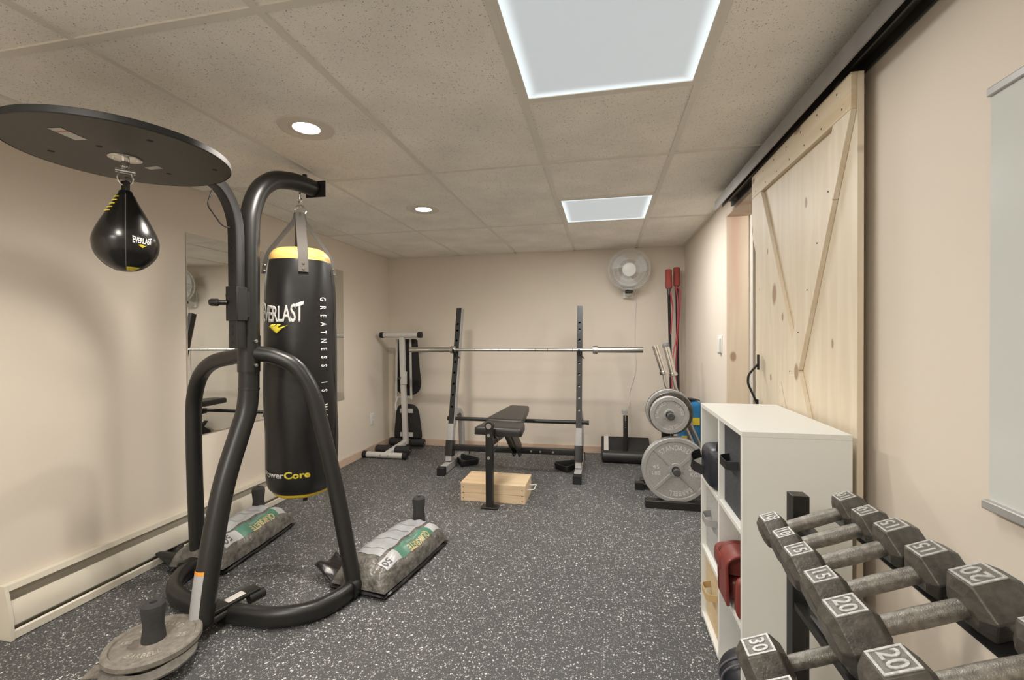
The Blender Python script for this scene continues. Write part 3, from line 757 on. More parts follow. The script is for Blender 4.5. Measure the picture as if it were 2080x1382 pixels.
# ------------------------------------------------------------------ weight plates on the stand's front peg
def plate_text(s, r, ang, size, z, depth=.0016, inward=False, bold=.0005):
    g = refine(text_mb(s, size, depth, bold, 1.1, .78), size*.3)
    def fn(p):
        if inward:
            a = radians(ang)+p.x/r; rr = r-p.y
        else:
            a = radians(ang)-p.x/r; rr = r+p.y
        return Vector((cos(a)*rr, sin(a)*rr, z+p.z))
    return g.map(fn)
def flat_text(s, x, y, size, z, depth=.0016, bold=.0005):
    g = text_mb(s, size, depth, bold, 1.1)
    return g.map(lambda p: Vector((x+p.x, y+p.y, z+p.z)))
def make_plate(name, label, group, R, th, hole, mbody, mlet, words, spokes=False, hub=.045, rimw=.026):
    """plate lying flat, front face up, local coordinates, base at z=0"""
    o = thing(name, label, 'weight plate', (0, 0, 0), group)
    h = th
    fz = h-.006
    prof = [(hole, 0), (R-.004, 0), (R, .005), (R, h-.005), (R-.004, h), (R-rimw, h), (R-rimw-.004, fz), (hub+.004, fz), (hub, h-.001), (hole, h-.001), (hole, 0)]
    mb = MB().lathe(prof, (0, 0, 0), (0, 0, 1), 72)
    mesh_obj('disc', mb, mbody, o, local=True)
    if spokes:
        mb = MB()
        for k in range(4):
            a = radians(45+90*k); M = Matrix.Rotation(a, 4, 'Z')
            mb.box(hub-.002, R-rimw-.001, -.011, .011, fz-.002, h-.0015, M)
        mesh_obj('spokes', mb, mbody, o, local=True, bevel=.002)
    for wd in words:
        if wd[0] == 'arc': g = plate_text(wd[1], wd[2], wd[3], wd[4], fz+.0008, inward=wd[5])
        else: g = flat_text(wd[1], wd[2], wd[3], wd[4], fz+.0008)
        mesh_obj('lettering', g, mlet, o, local=True)
    return o
o = make_plate('weight_plate', 'dusty iron plate lying under black foam peg at lower left', None, .148, .026, .0155, M_DUST, M_DUSTL,
    [('arc', 'BARBELL', .088, -90, .034, True), ('arc', 'STANDARD', .088, 90, .034, False), ('flat', '25', .085, .006, .03), ('flat', 'LBS', -.085, .006, .022)], hub=.04, rimw=.02)
o.location = (-1.62, 1.335, .064); o.rotation_euler = (0, 0, radians(28))
mb = MB().lathe([(.09, 0), (.134, 0), (.138, .003), (.138, .009), (.134, .012), (.09, .012), (.09, 0)], (-1.575, 1.285, .0515), (0, 0, 1), 56)
tag(mesh_obj('weight_plate', mb, mat('dark_dusty_iron', (.12, .11, .095), .7, noise=.3, nscale=50, bump=.3)), 'thin dark plate lying under the dusty iron plate at lower left', 'weight plate')
tag(mesh_obj('flat_steel_strap', MB().tube([(-1.80, 1.245, .003), (-1.56, 1.345, .003)], 0, prof=rrect(.07, .005, .001), hint=(0, 0, 1)), M_DUST), 'flat dusty steel strap on floor under the lower-left plates', 'strap')

# ------------------------------------------------------------------ sand sacks on the stand's feet
def make_sack(label, c, rot, L=.60, W=.33, H=.135, seed=1):
    t = thing('sand_sack', label, 'sand bag', (c[0], c[1], .0095), 'sand sacks on the stand feet', (0, 0, radians(rot)))
    rnd = random.Random(seed)
    ph = [rnd.uniform(0, 6) for _ in range(6)]
    def top(u, v):       # u across (x), v along (y)
        x, y = 2*u-1, 2*v-1
        e = (1-abs(x)**3.0)**.5 * (1-abs(y)**7)**.5 if abs(x) < 1 and abs(y) < 1 else 0
        wr = .004*sin(5*y*3+ph[0]+x*2)+.003*sin(11*x+ph[1]+y*5)
        edge = abs(y)**8
        wr += .010*edge*sin(17*x+ph[2])
        zz = .022+(H-.022)*e+wr*e**.5
        return Vector((x*W/2*(1-.05*y*y), y*L/2, max(zz, .006)))
    nu, nv = 40, 56
    mb = MB().grid(top, nu, nv)
    def botf(u, v):
        x, y = 2*u-1, 2*v-1
        return Vector((x*W/2*(1-.05*y*y), y*L/2, .004))
    mb.grid(lambda u, v: botf(1-u, v), nu, nv)
    body = mesh_obj('body', mb, M_SAND, t, smooth=60, local=True)
    def patch(u0, u1, v0, v1, d=.0016):
        return MB().grid(lambda u, v: top(u0+(u1-u0)*u, v0+(v1-v0)*v)+Vector((0, 0, d)), 24, 30)
    mesh_obj('text_label', patch(.10, .66, .18, .95), M_SACK, t, smooth=60, local=True)
    mesh_obj('green_label', patch(.72, .905, .30, .80), M_GREEN, t, smooth=60, local=True)
    mesh_obj('white_label', patch(.72, .90, .80, .93), M_SACKW, t, smooth=60, local=True)
    mesh_obj('weight_label', patch(.72, .90, .10, .30), M_SACKW, t, smooth=60, local=True)
    def stick(g, uc, vc, d=.003):      # reading direction runs to -v, letters' tops point to +u
        def fn(p):
            return top(uc+p.y/W, vc-p.x/L)+Vector((0, 0, d))
        return g.map(fn)
    g = refine(text_mb('QUIKRETE', .043, 0, .0012, .95, 1.0), .02); mesh_obj('lettering', stick(g, .862, .58), M_GOLD, t, local=True)
    g = refine(text_mb('50', .05, 0, .001), .02); mesh_obj('lettering', stick(g, .81, .155), M_DPRINT, t, local=True)
    mb = MB()
    for q, (uc, ln) in enumerate(((.765, .19), (.785, .14))):
        mb.add(*[(lambda G: (G.v, G.f))(MB().grid(lambda u, v: top(uc+.006*u, .45+ln*v)+Vector((0, 0, .003)), 2, 16))][0])
    mesh_obj('small_print', mb, M_SACKW, t, local=True)
    mb = MB()
    for vc in (.26, .45, .62, .72):
        G = MB().grid(lambda u, v: top(.14+.48*u, vc+.004*v)+Vector((0, 0, .003)), 24, 2); mb.add(G.v, G.f)
    mesh_obj('print_lines', mb, M_DPRINT, t, local=True)
    # dark under-sack and the loose gathered end
    mb = MB().grid(lambda u, v: (lambda x, y: Vector((x*(W/2+.004)*(1-.05*y*y), y*(L/2+.008), .005+.030*(1-abs(x)**6)*(1-abs(y)**8)+.003*sin(9*y+ph[3]))))(2*u-1, 2*v-1), 24, 30)
    mb.grid(lambda u, v: (lambda x, y: Vector((x*(W/2+.004)*(1-.05*y*y), y*(L/2+.008), .003)))(1-2*u, 2*v-1), 24, 30)
    mesh_obj('under_wrap', mb, M_PLASTB, t, smooth=60, local=True)
    def flap(u, v):
        return Vector((-W/2-.005-.13*v, -L/2+.02+.15*u+.03*v, .012+.055*v*(1-.5*u)*(1-.6*v)+.012*sin(7*u+3*v+ph[4])*v+.02*v))
    mesh_obj('loose_end', MB().grid(flap, 16, 12), M_PLASTB, t, smooth=60, local=True, solid=.003)
    return t
make_sack('dusty sand sack on the floor at right foot of boxing stand', (-1.075, 2.165), -8, .60, .315, .135, 3)
make_sack('sand sack between boxing stand and left wall heater', (-2.04, 2.175), 5, .60, .315, .145, 5)

# ------------------------------------------------------------------ squat rack
t = thing('squat_rack', 'grey and black squat rack in front of back wall', 'squat rack', (-.79, 3.9, 0))
def rack_up(z, x): return Vector((x, 3.83+.24*(z-.08), z))
def holed_face(o, ex, ez, width, zs, zend, r):
    """a strip (width along ex, length along ez) with round holes"""
    o, ex, ez = Vector(o), Vector(ex), Vector(ez); mb = MB(); n = 16
    P = lambda a, b: o+ex*a+ez*b
    cur = 0; h = width/2
    for zc in zs:
        a0, a1 = zc-h, zc+h
        if a0 > cur: mb.add([P(-h, cur), P(h, cur), P(h, a0), P(-h, a0)], [(0, 1, 2, 3)])
        outer = []
        for k in range(n):
            a = 2*pi*(k+.5)/n; c, s = cos(a), sin(a); q = h/max(abs(c), abs(s)); outer.append((c*q, s*q))
        inner = [(r*cos(2*pi*(k+.5)/n), r*sin(2*pi*(k+.5)/n)) for k in range(n)]
        # close the four corners
        vs = [P(x, zc+y) for x, y in outer]+[P(x, zc+y) for x, y in inner]
        fs = [(k, (k+1) % n, n+(k+1) % n, n+k) for k in range(n)]
        mb.add(vs, fs)
        for sx_, sy_ in ((1, 1), (-1, 1), (-1, -1), (1, -1)):
            ks = sorted([k for k in range(n) if (outer[k][0]*sx_ > 0 and outer[k][1]*sy_ > 0)], key=lambda k: -abs(abs(outer[k][0])-abs(outer[k][1])) )
            cand = [k for k in range(n) if outer[k][0]*sx_ > 0 and outer[k][1]*sy_ > 0]
            near = sorted(cand, key=lambda k: hypot(outer[k][0]-sx_*h, outer[k][1]-sy_*h))[:2]
            mb.add([P(sx_*h, zc+sy_*h)]+[P(outer[k][0], zc+outer[k][1]) for k in near], [(0, 1, 2)])
        cur = a1
    if cur < zend: mb.add([P(-h, cur), P(h, cur), P(h, zend), P(-h, zend)], [(0, 1, 2, 3)])
    return mb
UW, UD = .054, .070
UXS = (-1.365, -.212)
for x in UXS:
    # foot
    mb = MB().box(x-.03, x+.03, 3.655, 4.33, .004, .066)
    mesh_obj('foot', mb, M_GREYM, t, bevel=.004)
    for y0, y1 in ((3.60, 3.66), (4.325, 4.36)):
        mesh_obj('end_cap', MB().box(x-.034, x+.034, y0, y1, 0, .07), M_BLACKM, t, bevel=.004)
    a, b = rack_up(.066, x), rack_up(.39, x)
    mesh_obj('post_base', MB().tube([a, b], 0, prof=rrect(UD, UW, .004), hint=(1, 0, 0)), M_GREYM, t)
    a, b = rack_up(.115, x), rack_up(.247, x)
    mesh_obj('joint_sleeve', MB().tube([a, b], 0, prof=rrect(UD+.014, UW+.014, .006), hint=(1, 0, 0)), M_BLACK, t)
    # perforated upright
    a, b = rack_up(.383, x), rack_up(1.457, x); dz = (b-a).normalized(); L_ = (b-a).length
    nrm = Vector((0, -dz.z, dz.y)); W_, D_ = UW-.006, UD-.008
    zs = [(z-.383)/dz.z for z in (.538, .643, .743, .844, .944, 1.144, 1.24, 1.301)]
    mb = MB()
    for s in (1, -1):
        g = holed_face(a+nrm*s*D_/2, (1, 0, 0), dz, W_, zs, L_, .0105); mb.add(g.v, g.f)
        mb.add([a+Vector((s*W_/2, 0, 0))+nrm*q+dz*l for q, l in ((-D_/2, 0), (D_/2, 0), (D_/2, L_), (-D_/2, L_))], [(0, 1, 2, 3)])
    mb.add([b+Vector((sx_*W_/2, 0, 0))+nrm*q*D_/2 for sx_, q in ((-1, -1), (1, -1), (1, 1), (-1, 1))], [(0, 1, 2, 3)])
    mesh_obj('upright', mb, M_BLACK if x < -1 else M_BLACK, t)
    # grey side channel of the upright
    s = 1
    mb = MB().tube([a+Vector((W_/2+.0035, 0, 0))+nrm*-.004, b+Vector((W_/2+.0035, 0, 0))+nrm*-.004], 0, prof=rrect(UD-.006, .005, .001), hint=(1, 0, 0))
    if x < -1: mesh_obj('side_plate', mb, M_GREYM, t)
    # rear brace leg curving back to the foot
    c = rack_up(.50, x)
    mesh_obj('rear_leg', MB().tube(fillet([(x+.002, c.y+.02, .485), (x+.002, 4.10, .49), (x+.002, 4.17, .40), (x+.002, 4.20, .06)], .07), 0, prof=rrect(.05, .05, .005), hint=(1, 0, 0)), M_GREYM, t)
    # bar hook
    h = rack_up(1.038, x)
    mb = MB().tube(fillet([h+Vector((0, -.03, 0)), h+Vector((0, -.085, -.004)), h+Vector((0, -.118, .028))], .02), .011, 12)
    mb.tube([h+Vector((0, -.036, .0)), h+Vector((0, -.044, .0))], .024, 20)
    mb.tube([h+Vector((.015, -.05, -.02)), h+Vector((.045, -.06, -.05))], .005, 8)
    mesh_obj('bar_hook', mb, M_BLACK, t)
    # triangular floor handle on the inner side of the foot
    s = 1 if x < -1 else -1
    mb = MB().tube(fillet([(x+s*.03, 3.97, .045), (x+s*.10, 3.88, .030), (x+s*.215, 3.99, .030), (x+s*.215, 4.03, .030), (x+s*.03, 4.08, .045)], .012), 0, prof=rrect(.012, .052, .004), hint=(0, 0, 1))
    mesh_obj('storage_handle', mb, M_BLACKM, t)
mesh_obj('crossbar', MB().tube([(UXS[0]+.03, 3.862, .185), (UXS[1]-.03, 3.862, .192)], 0, prof=rrect(.05, .05, .004), hint=(0, 0, 1)), M_BLACK, t)
for x in (-.62, -.54, -.43, -.98): mesh_obj('bolt', MB().cyl((x, 3.837, .189), (x, 3.831, .189), .009, n=14), M_STEEL, t)
sb = mesh_obj('safety_bar', MB().cyl((-1.40, 3.925, .435), (-.135, 3.925, .437), .0175, n=20), M_BLACK, t)
for xe in (-1.412, -.144): mesh_obj('end_plug', MB().cyl((xe, 3.925, .436), (xe+.017, 3.925, .436), .0198), M_BLACKM, sb)

# barbell on the rack
t = thing('barbell', 'long chrome barbell resting across the squat rack hooks', 'barbell', (-.72, 3.985, 1.04))
BYb, BZb = 3.985, 1.066
mesh_obj('shaft', MB().cyl((-1.388, BYb, BZb), (-.069, BYb, BZb), .014, n=20), M_STEEL, t)
for x0, x1, cx in ((-1.807, -1.395, -1.378), (-.058, .330, -.072)):
    mb = MB().cyl((x0, BYb, BZb), (x1, BYb, BZb), .0255, n=28); mb.cyl((min(x0, x1) if x0 > -1 else x1-.002, BYb, BZb), ((min(x0, x1) if x0 > -1 else x1-.002)+.004, BYb, BZb), .026, n=28)
    mesh_obj('sleeve', mb, M_CHROME, t)
    mesh_obj('collar', MB().cyl((cx-.021, BYb, BZb), (cx+.021, BYb, BZb), .0365, n=28), M_CHROME, t, bevel=.003)
for x in (-1.16, -.94, -.83, -.60, -.49, -.27): mesh_obj('grip_mark', MB().cyl((x-.002, BYb, BZb), (x+.002, BYb, BZb), .0145), M_DARKIN, t)

# ------------------------------------------------------------------ flat bench
t = thing('weight_bench', 'black padded flat weight bench in front of squat rack', 'bench', (-.74, 3.3, 0))
def pad(o, pts, z0, z1, name):
    """quad pad seen from above with softened edges"""
    c = Vector((sum(p[0] for p in pts)/4, sum(p[1] for p in pts)/4, 0)); mb = MB()
    rings = []
    P = fillet([(p[0], p[1], 0) for p in pts]+[(pts[0][0], pts[0][1], 0)], .03, 5)
    P = []
    for i in range(4):
        a, b, d = [Vector((*pts[(i+k) % 4], 0)) for k in (-1, 0, 1)]
        u, v = (a-b).normalized()*.03, (d-b).normalized()*.03
        for k in range(6):
            tt = k/5; P.append((b+u)*(1-tt)**2+b*2*tt*(1-tt)+(b+v)*tt*tt)
    n = len(P)
    lv = [(.0, z0), (0, z0+.012), (-.0, z0+.02), (0, z1-.02), (.006, z1-.008), (.02, z1-.001), (.05, z1+.001)]
    for ins, z in lv:
        for p in P: dd = (c-p); q = p+dd.normalized()*ins; rings.append(Vector((q.x, q.y, z)))
    fs = [tuple(reversed(range(n)))]
    for i in range(len(lv)-1):
        for k in range(n): fs.append((i*n+k, i*n+(k+1) % n, (i+1)*n+(k+1) % n, (i+1)*n+k))
    fs.append(tuple((len(lv)-1)*n+k for k in range(n)))
    mb.add(rings, fs)
    return mesh_obj(name, mb, M_LEATH2, o, smooth=50)
M_LEATH2 = mat('pad_vinyl', (.020, .018, .016), .42, bump=.12, bscale=90)
pad(t, [(-.905, 3.045), (-.553, 3.012), (-.575, 3.285), (-.882, 3.31)], .497, .552, 'seat')
pad(t, [(-.886, 3.285), (-.592, 3.250), (-.655, 3.965), (-.83, 3.985)], .515, .567, 'backrest')
mesh_obj('front_post', MB().tube([(-.775, 3.0, .012), (-.775, 3.0, .585)], 0, prof=rrect(.05, .05, .005), hint=(0, 1, 0)), M_BLACK, t)
mesh_obj('foot_plate', MB().box(-.835, -.715, 2.965, 3.035, 0, .014), M_BLACK, t, bevel=.003)
mb = MB().cyl((-.775, 2.972, .573), (-.775, 3.028, .573), .028, n=24)
mesh_obj('roller_socket', mb, M_BLACK, t)
mesh_obj('socket_hole', MB().cyl((-.775, 2.969, .573), (-.775, 2.974, .573), .019, n=24), M_STEEL, t)
for z in (.51, .355): mesh_obj('bolt', MB().cyl((-.775, 2.976, z), (-.775, 2.966, z), .011, n=14), M_STEEL, t)
mesh_obj('under_frame', MB().tube([(-.775, 3.02, .455), (-.735, 3.80, .455)], 0, prof=rrect(.05, .05, .005), hint=(0, 0, 1)), M_BLACK, t)
mb = MB().box(-.80, -.70, 3.10, 3.16, .475, .498); mb.box(-.79, -.68, 3.55, 3.62, .475, .516)
mesh_obj('pad_bracket', mb, M_BLACK, t)
mb = MB().prism([(3.34, .465), (3.52, .465), (3.833, .25), (3.833, .155), (3.76, .155)], (-.715, 0, 0), (0, 1, 0), (0, 0, 1), .012)
mb.prism([(3.34, .465), (3.52, .465), (3.833, .25), (3.833, .155), (3.76, .155)], (-.765, 0, 0), (0, 1, 0), (0, 0, 1), .012)
mesh_obj('rear_gusset', mb, M_BLACK, t)
mesh_obj('cable', MB().tube(spline([(-.75, 3.06, .49), (-.74, 3.10, .46), (-.75, 3.12, .41), (-.762, 3.05, .37)], 6), .003, 8), M_STEEL, t)

# ------------------------------------------------------------------ pine box
t = thing('wooden_box', 'low pine wooden box on floor under the bench', 'box', (-.785, 3.24, 0))
x0, x1, y0, y1, zt = -1.022, -.545, 3.102, 3.378, .132
mb = MB().box(x0+.002, x1-.002, y0+.0, y0+.02, 0, .058); mb.box(x0+.002, x1-.002, y0, y0+.02, .0595, .116)
mb.box(x0+.002, x1-.002, y1-.02, y1, 0, .116); mb.box(x0+.001, x0+.02, y0+.02, y1-.02, 0, .116); mb.box(x1-.02, x1-.001, y0+.02, y1-.02, 0, .116)
mesh_obj('sides', mb, M_PINE, t, bevel=.0015)
mb = MB()
for k in range(2): mb.box(x0, x1, y0-.001+.1395*k, y0+.138+.14*k, .116, zt)
mesh_obj('lid', mb, M_PINE, t, bevel=.0015)
for x, s in ((x1, 1),):
    mb = MB().tube(fillet([(x, 3.19, .075), (x+s*.05, 3.19, .083), (x+s*.05, 3.30, .083), (x, 3.30, .075)], .01), .004, 8)
    mesh_obj('handle', mb, M_WPLAST, t)
mb = MB()
for x in (x0+.02, x1-.022):
    for z in (.02, .058, .098): mesh_obj('nail', MB().cyl((x, y0-.0008, z), (x, y0+.003, z), .004, n=8), M_DARKIN, t)

# ------------------------------------------------------------------ folded sit-up bench in the corner
t = thing('folding_situp_bench', 'folded grey sit-up bench with black pads in left corner', 'bench', (-2.06, 4.25, 0))
mesh_obj('foot_bar', MB().cyl((-2.30, 4.03, .033), (-1.905, 4.03, .033), .029, n=22), M_LGREY, t)
for x in (-2.33, -1.91):
    mesh_obj('end_cap', MB().cyl((x, 4.03, .034), (x+.042, 4.03, .034), .033, n=22), M_BLACKM, t, bevel=.004)
for x in (-2.135, -2.055): mesh_obj('bolt', MB().cyl((x, 4.004, .036), (x, 4.0, .036), .007, n=10), M_STEEL, t)
mesh_obj('floor_beam', MB().tube([(-2.09, 4.055, .036), (-2.032, 4.36, .09)], 0, prof=rrect(.05, .05, .006), hint=(0, 0, 1)), M_LGREY, t)
mesh_obj('main_post', MB().tube([(-2.030, 4.36, .07), (-2.045, 4.335, .75), (-2.050, 4.325, 1.185)], 0, prof=rrect(.05, .05, .006), hint=(0, 1, 0)), M_LGREY, t)
mesh_obj('top_handle', MB().cyl((-2.255, 4.32, 1.207), (-1.865, 4.32, 1.207), .0275, n=22), M_LGREY, t)
for x in (-2.292, -1.870):
    mesh_obj('end_cap', MB().cyl((x, 4.32, 1.207), (x+.042, 4.32, 1.207), .031, n=22), M_BLACKM, t, bevel=.004)
def board(outline, y0, th, name):
    P = spline([(x, 0, z) for x, z in outline], 5, True); mb = MB(); n = len(P)
    c = sum(P, Vector())/n
    lv = [(.012, 0), (0, .012), (0, th-.012), (.012, th)]; vs = []; fs = [tuple(range(n))]
    for ins, d in lv:
        for p in P: q = p+(c-p).normalized()*ins; vs.append((q.x, y0+d, q.z))
    for i in range(3):
        for k in range(n): fs.append((i*n+k, i*n+(k+1) % n, (i+1)*n+(k+1) % n, (i+1)*n+k))
    fs.append(tuple(3*n+k for k in reversed(range(n))))
    return mesh_obj(name, mb.add(vs, fs), M_FABP, t, smooth=50)
M_FABP = mat('pad_backing', (.018, .017, .016), .85, noise=.2, nscale=60)
board([(-2.145, 1.16), (-2.04, 1.165), (-1.945, 1.16), (-1.93, 1.10), (-1.91, .85), (-1.895, .70), (-1.915, .62), (-1.97, .575), (-2.04, .565), (-2.11, .575), (-2.165, .63), (-2.185, .72), (-2.165, .90), (-2.15, 1.10)], 4.42, .045, 'upper_pad')
board([(-2.13, .46), (-2.04, .475), (-1.955, .455), (-1.92, .40), (-1.90, .28), (-1.885, .135), (-1.91, .115), (-2.03, .110), (-2.16, .112), (-2.19, .135), (-2.18, .28), (-2.165, .40)], 4.41, .045, 'lower_pad')
for x0_, x1_ in ((-2.145, -2.155), (-1.995, -1.985)):
    mesh_obj('pad_rail', MB().tube([(x0_, 4.405, 1.165), (x1_, 4.40, .53)], 0, prof=rrect(.022, .018, .003), hint=(0, 1, 0)), M_LGREY, t)
mesh_obj('rail_link', MB().tube([(-2.145, 4.40, .55), (-1.985, 4.40, .55)], 0, prof=rrect(.02, .016, .003), hint=(0, 1, 0)), M_LGREY, t)
mb = MB().tube(fillet([(-2.135, 4.39, .55), (-2.15, 4.37, .47), (-2.14, 4.36, .42)], .02), .012, 10)
mb.box(-2.055, -1.99, 4.30, 4.31, .70, .83)
mesh_obj('hinge', mb, M_LGREY, t)
for z in (.385, .135):
    mesh_obj('pad_bracket', MB().box(-2.11, -1.97, 4.390, 4.410, z, z+.045), M_LGREY, t, bevel=.002)
mesh_obj('lock_knob', MB().cyl((-2.11, 4.36, .75), (-2.06, 4.30, .765), .013, n=14), M_BLACKM, t)
for x0_, x1_, y, z, r in ((-2.26, -2.10, 4.16, .055, .042), (-2.05, -1.895, 4.16, .055, .042), (-2.245, -2.08, 4.43, .070, .045), (-2.01, -1.855, 4.43, .070, .045)):
    pr = [(0, 0), (r*.8, 0), (r, .012), (r, abs(x1_-x0_)-.012), (r*.8, abs(x1_-x0_)), (0, abs(x1_-x0_))]
    mesh_obj('foam_roller', MB().lathe(pr, (x0_, y, z), (1, 0, 0), 26), M_FOAMB, t)
for xa, xb, ya, za in ((-2.26, -1.893, 4.16, .055), (-2.24, -1.850, 4.43, .070)): mesh_obj('roller_axle', MB().cyl((xa, ya, za), (xb, ya, za), .010), M_STEEL, t)

# ------------------------------------------------------------------ padded attachment by the back wall
t = thing('padded_leg_attachment', 'low black padded bench attachment with upright post at back wall', 'exercise equipment', (.2, 4.37, 0))
pr = [(0, 0), (.045, 0), (.055, .01), (.055, .43), (.045, .44), (0, .44)]
mesh_obj('front_roll', MB().lathe(pr, (-.02, 4.30, .056), (1, 0, 0), 28), M_LEATH2, t)
mb = MB().prism([(4.315, .045), (4.34, .105), (4.50, .20), (4.535, .19), (4.40, .045)], (-.025, 0, 0), (0, 1, 0), (0, 0, 1), .45)
mesh_obj('pad', mb, M_FABP, t, bevel=.01, seg=3)
mesh_obj('pale_tape', MB().prism([(4.330, .098), (4.338, .108), (4.50, .203), (4.505, .200)], (.0, 0, 0), (0, 1, 0), (0, 0, 1), .042), M_STICK, t)
mesh_obj('post', MB().tube([(.200, 4.36, .10), (.200, 4.36, .435)], 0, prof=rrect(.042, .042, .004), hint=(0, 1, 0)), M_BLACK, t)
mb = MB().cyl((.200, 4.336, .385), (.200, 4.336, .445), .007)
for z in (.37, .345, .322): mb.cyl((.200, 4.34, z), (.200, 4.337, z), .004, n=8)
mesh_obj('adjustment_pin', mb, M_STEEL, t)
mesh_obj('top_cap', MB().box(.165, .220, 4.345, 4.385, .450, .487), M_ALU, t, bevel=.004)

# ------------------------------------------------------------------ wall fan
FX, FY, FZ, FR = .240, 4.42, 1.820, .195
t = thing('wall_fan', 'round white wall fan high on back wall', 'fan', (FX, 4.6, 1.6))
ax = Vector((-.05, -1, -.12)).normalized(); fa, fb = frame(ax); fc = Vector((FX, FY, FZ))
mb = MB()
for d, q in ((.0, FR), (.035, FR-.012), (-.045, FR-.03)):
    mb.tube([fc+ax*d+(fa*cos(2*pi*k/64)+fb*sin(2*pi*k/64))*q for k in range(64)], .0032 if d == 0 else .002, 6, closed=True)
for q, d in ((.145, .046), (.10, .050)):
    mb.tube([fc+ax*d+(fa*cos(2*pi*k/48)+fb*sin(2*pi*k/48))*q for k in range(48)], .0018, 6, closed=True)
NS = 110
for k in range(NS):
    a = 2*pi*k/NS; e = fa*cos(a)+fb*sin(a); e2 = fa*cos(a+.12)+fb*sin(a+.12)
    mb.tube(([fc+e*.062+ax*.052] if k % 2 == 0 else [fc+(e*.5+e2*.5)*.10+ax*.051])+[fc+e2*.13+ax*.050, fc+e2*(FR-.022)+ax*.040, fc+e2*(FR-.002)+ax*.010, fc+e2*FR], .0014, 4, cap=False)
for k in range(48):
    a = 2*pi*k/48; e = fa*cos(a)+fb*sin(a)
    mb.tube([fc+e*.06-ax*.07, fc+e*(FR-.03)-ax*.045, fc+e*FR], .0011, 4, cap=False)
mesh_obj('guard', mb, M_WPLAST, t)
mesh_obj('guard_badge', MB().lathe([(0, .060), (.05, .058), (.062, .054), (.065, .050), (.06, .046), (0, .046)], fc, ax, 36), M_WPLAST, t)
mb = MB()
for k in range(3):
    a0 = 2*pi*k/3
    def bl(u, v):
        r = .03+.14*v; a = a0+(u-.5)*1.35*(1-.15*v)+.5*v; return fc+(fa*cos(a)+fb*sin(a))*r+ax*(.012*(u-.5)*2+.0)
    mb.grid(bl, 10, 8)
mesh_obj('blades', mb, M_BLADE, t, solid=.003)
mesh_obj('blade_hub', MB().lathe([(0, .03), (.03, .026), (.034, .0), (.034, -.02)], fc, ax, 24), M_BLADE, t)
mesh_obj('motor_housing', MB().lathe([(.0, -.14), (.04, -.138), (.06, -.12), (.066, -.07), (.05, -.06), (0, -.06)], fc, ax, 30), M_WPLAST, t)
mb = MB().tube(fillet([fc-ax*.10+Vector((0, 0, -.05)), (FX+.0, 4.50, 1.68), (FX, 4.49, 1.625), (FX, 4.56, 1.60), (FX, 4.6, 1.61)], .03), 0, prof=rrect(.06, .05, .015, 4), hint=(1, 0, 0))
mb.box(FX-.05, FX+.05, 4.585, 4.609, 1.56, 1.76)
mesh_obj('wall_bracket', mb, M_WPLAST, t, bevel=.004)
mesh_obj('control_box', MB().box(FX-.034, FX+.034, 4.44, 4.50, 1.598, 1.632), M_BLACKM, t, bevel=.006)
cord = spline([(FX+.045, 4.50, 1.64), (.315, 4.59, 1.57), (.308, 4.603, 1.35), (.302, 4.603, 1.10), (.313, 4.603, .90), (.292, 4.603, .76), (.252, 4.603, .63), (.250, 4.60, .55), (.244, 4.57, .50), (.225, 4.45, .492)], 8)
mesh_obj('power_cord', MB().tube(cord, .0035, 8), M_CORD, t)

# ------------------------------------------------------------------ weight tree
TX, TY = .47, 3.44
t = thing('weight_tree', 'black steel plate tree beside the white bookcase', 'weight rack', (TX, TY, 0))
mesh_obj('post', MB().tube([(TX-.01, 3.535, .03), (TX-.015, 3.535, .70)], 0, prof=rrect(.06, .06, .005), hint=(0, 1, 0)), M_BLACK, t)
mb = MB().box(.28, .68, 3.20, 3.27, 0, .052); mesh_obj('foot_bar', mb, M_BLACK, t, bevel=.004)
mb = MB().box(.28, .68, 3.66, 3.73, 0, .052); mesh_obj('foot_bar', mb, M_BLACK, t, bevel=.004)
mesh_obj('floor_beam', MB().box(TX-.03, TX+.03, 3.27, 3.66, .001, .05), M_BLACK, t)
mb = MB().box(.235, .30, 3.56, 3.62, .0, .055); mb.box(.30, TX, 3.575, 3.605, .012, .04)
mesh_obj('side_foot', mb, M_BLACK, t)
for z, x in ((.262, .483), (.640, .445)):
    mb = MB().cyl((x, 3.19, z), (x, 3.56, z), .0235, n=24)
    pg = mesh_obj('plate_peg', mb, M_BLACK, t)
    mesh_obj('end_cap', MB().cyl((x, 3.170, z), (x, 3.195, z), .0255, n=24), mat('cap_rubber', (.06, .06, .06), .6), pg, bevel=.006)
def hang_plate(o, x, y, z, rotz=0, roll=0):
    # local +Z (front face) turned to face -Y
    o.location = (x, y, z); o.rotation_euler = (Matrix.Rotation(radians(rotz), 3, 'Z') @ Matrix.Rotation(radians(90), 3, 'X') @ Matrix.Rotation(radians(roll), 3, 'Z')).to_euler()
    return o
W45 = [('arc', 'STANDARD', .153, 92, .049, False), ('arc', 'BARBELL', .160, -62, .042, False), ('flat', '45', -.128, .017, .042), ('flat', 'LBS', -.130, -.026, .036), ('flat', '20.4', .122, .017, .042), ('flat', 'KGS', .126, -.026, .036)]
W45[1] = ('arc', 'BARBELL', .160, -78, .048, False)
o = make_plate('weight_plate', 'large grey 45 pound iron plate hanging lowest on plate tree', None, .224, .034, .0265, M_IRON, M_IRONL, W45, True, .045, .026)
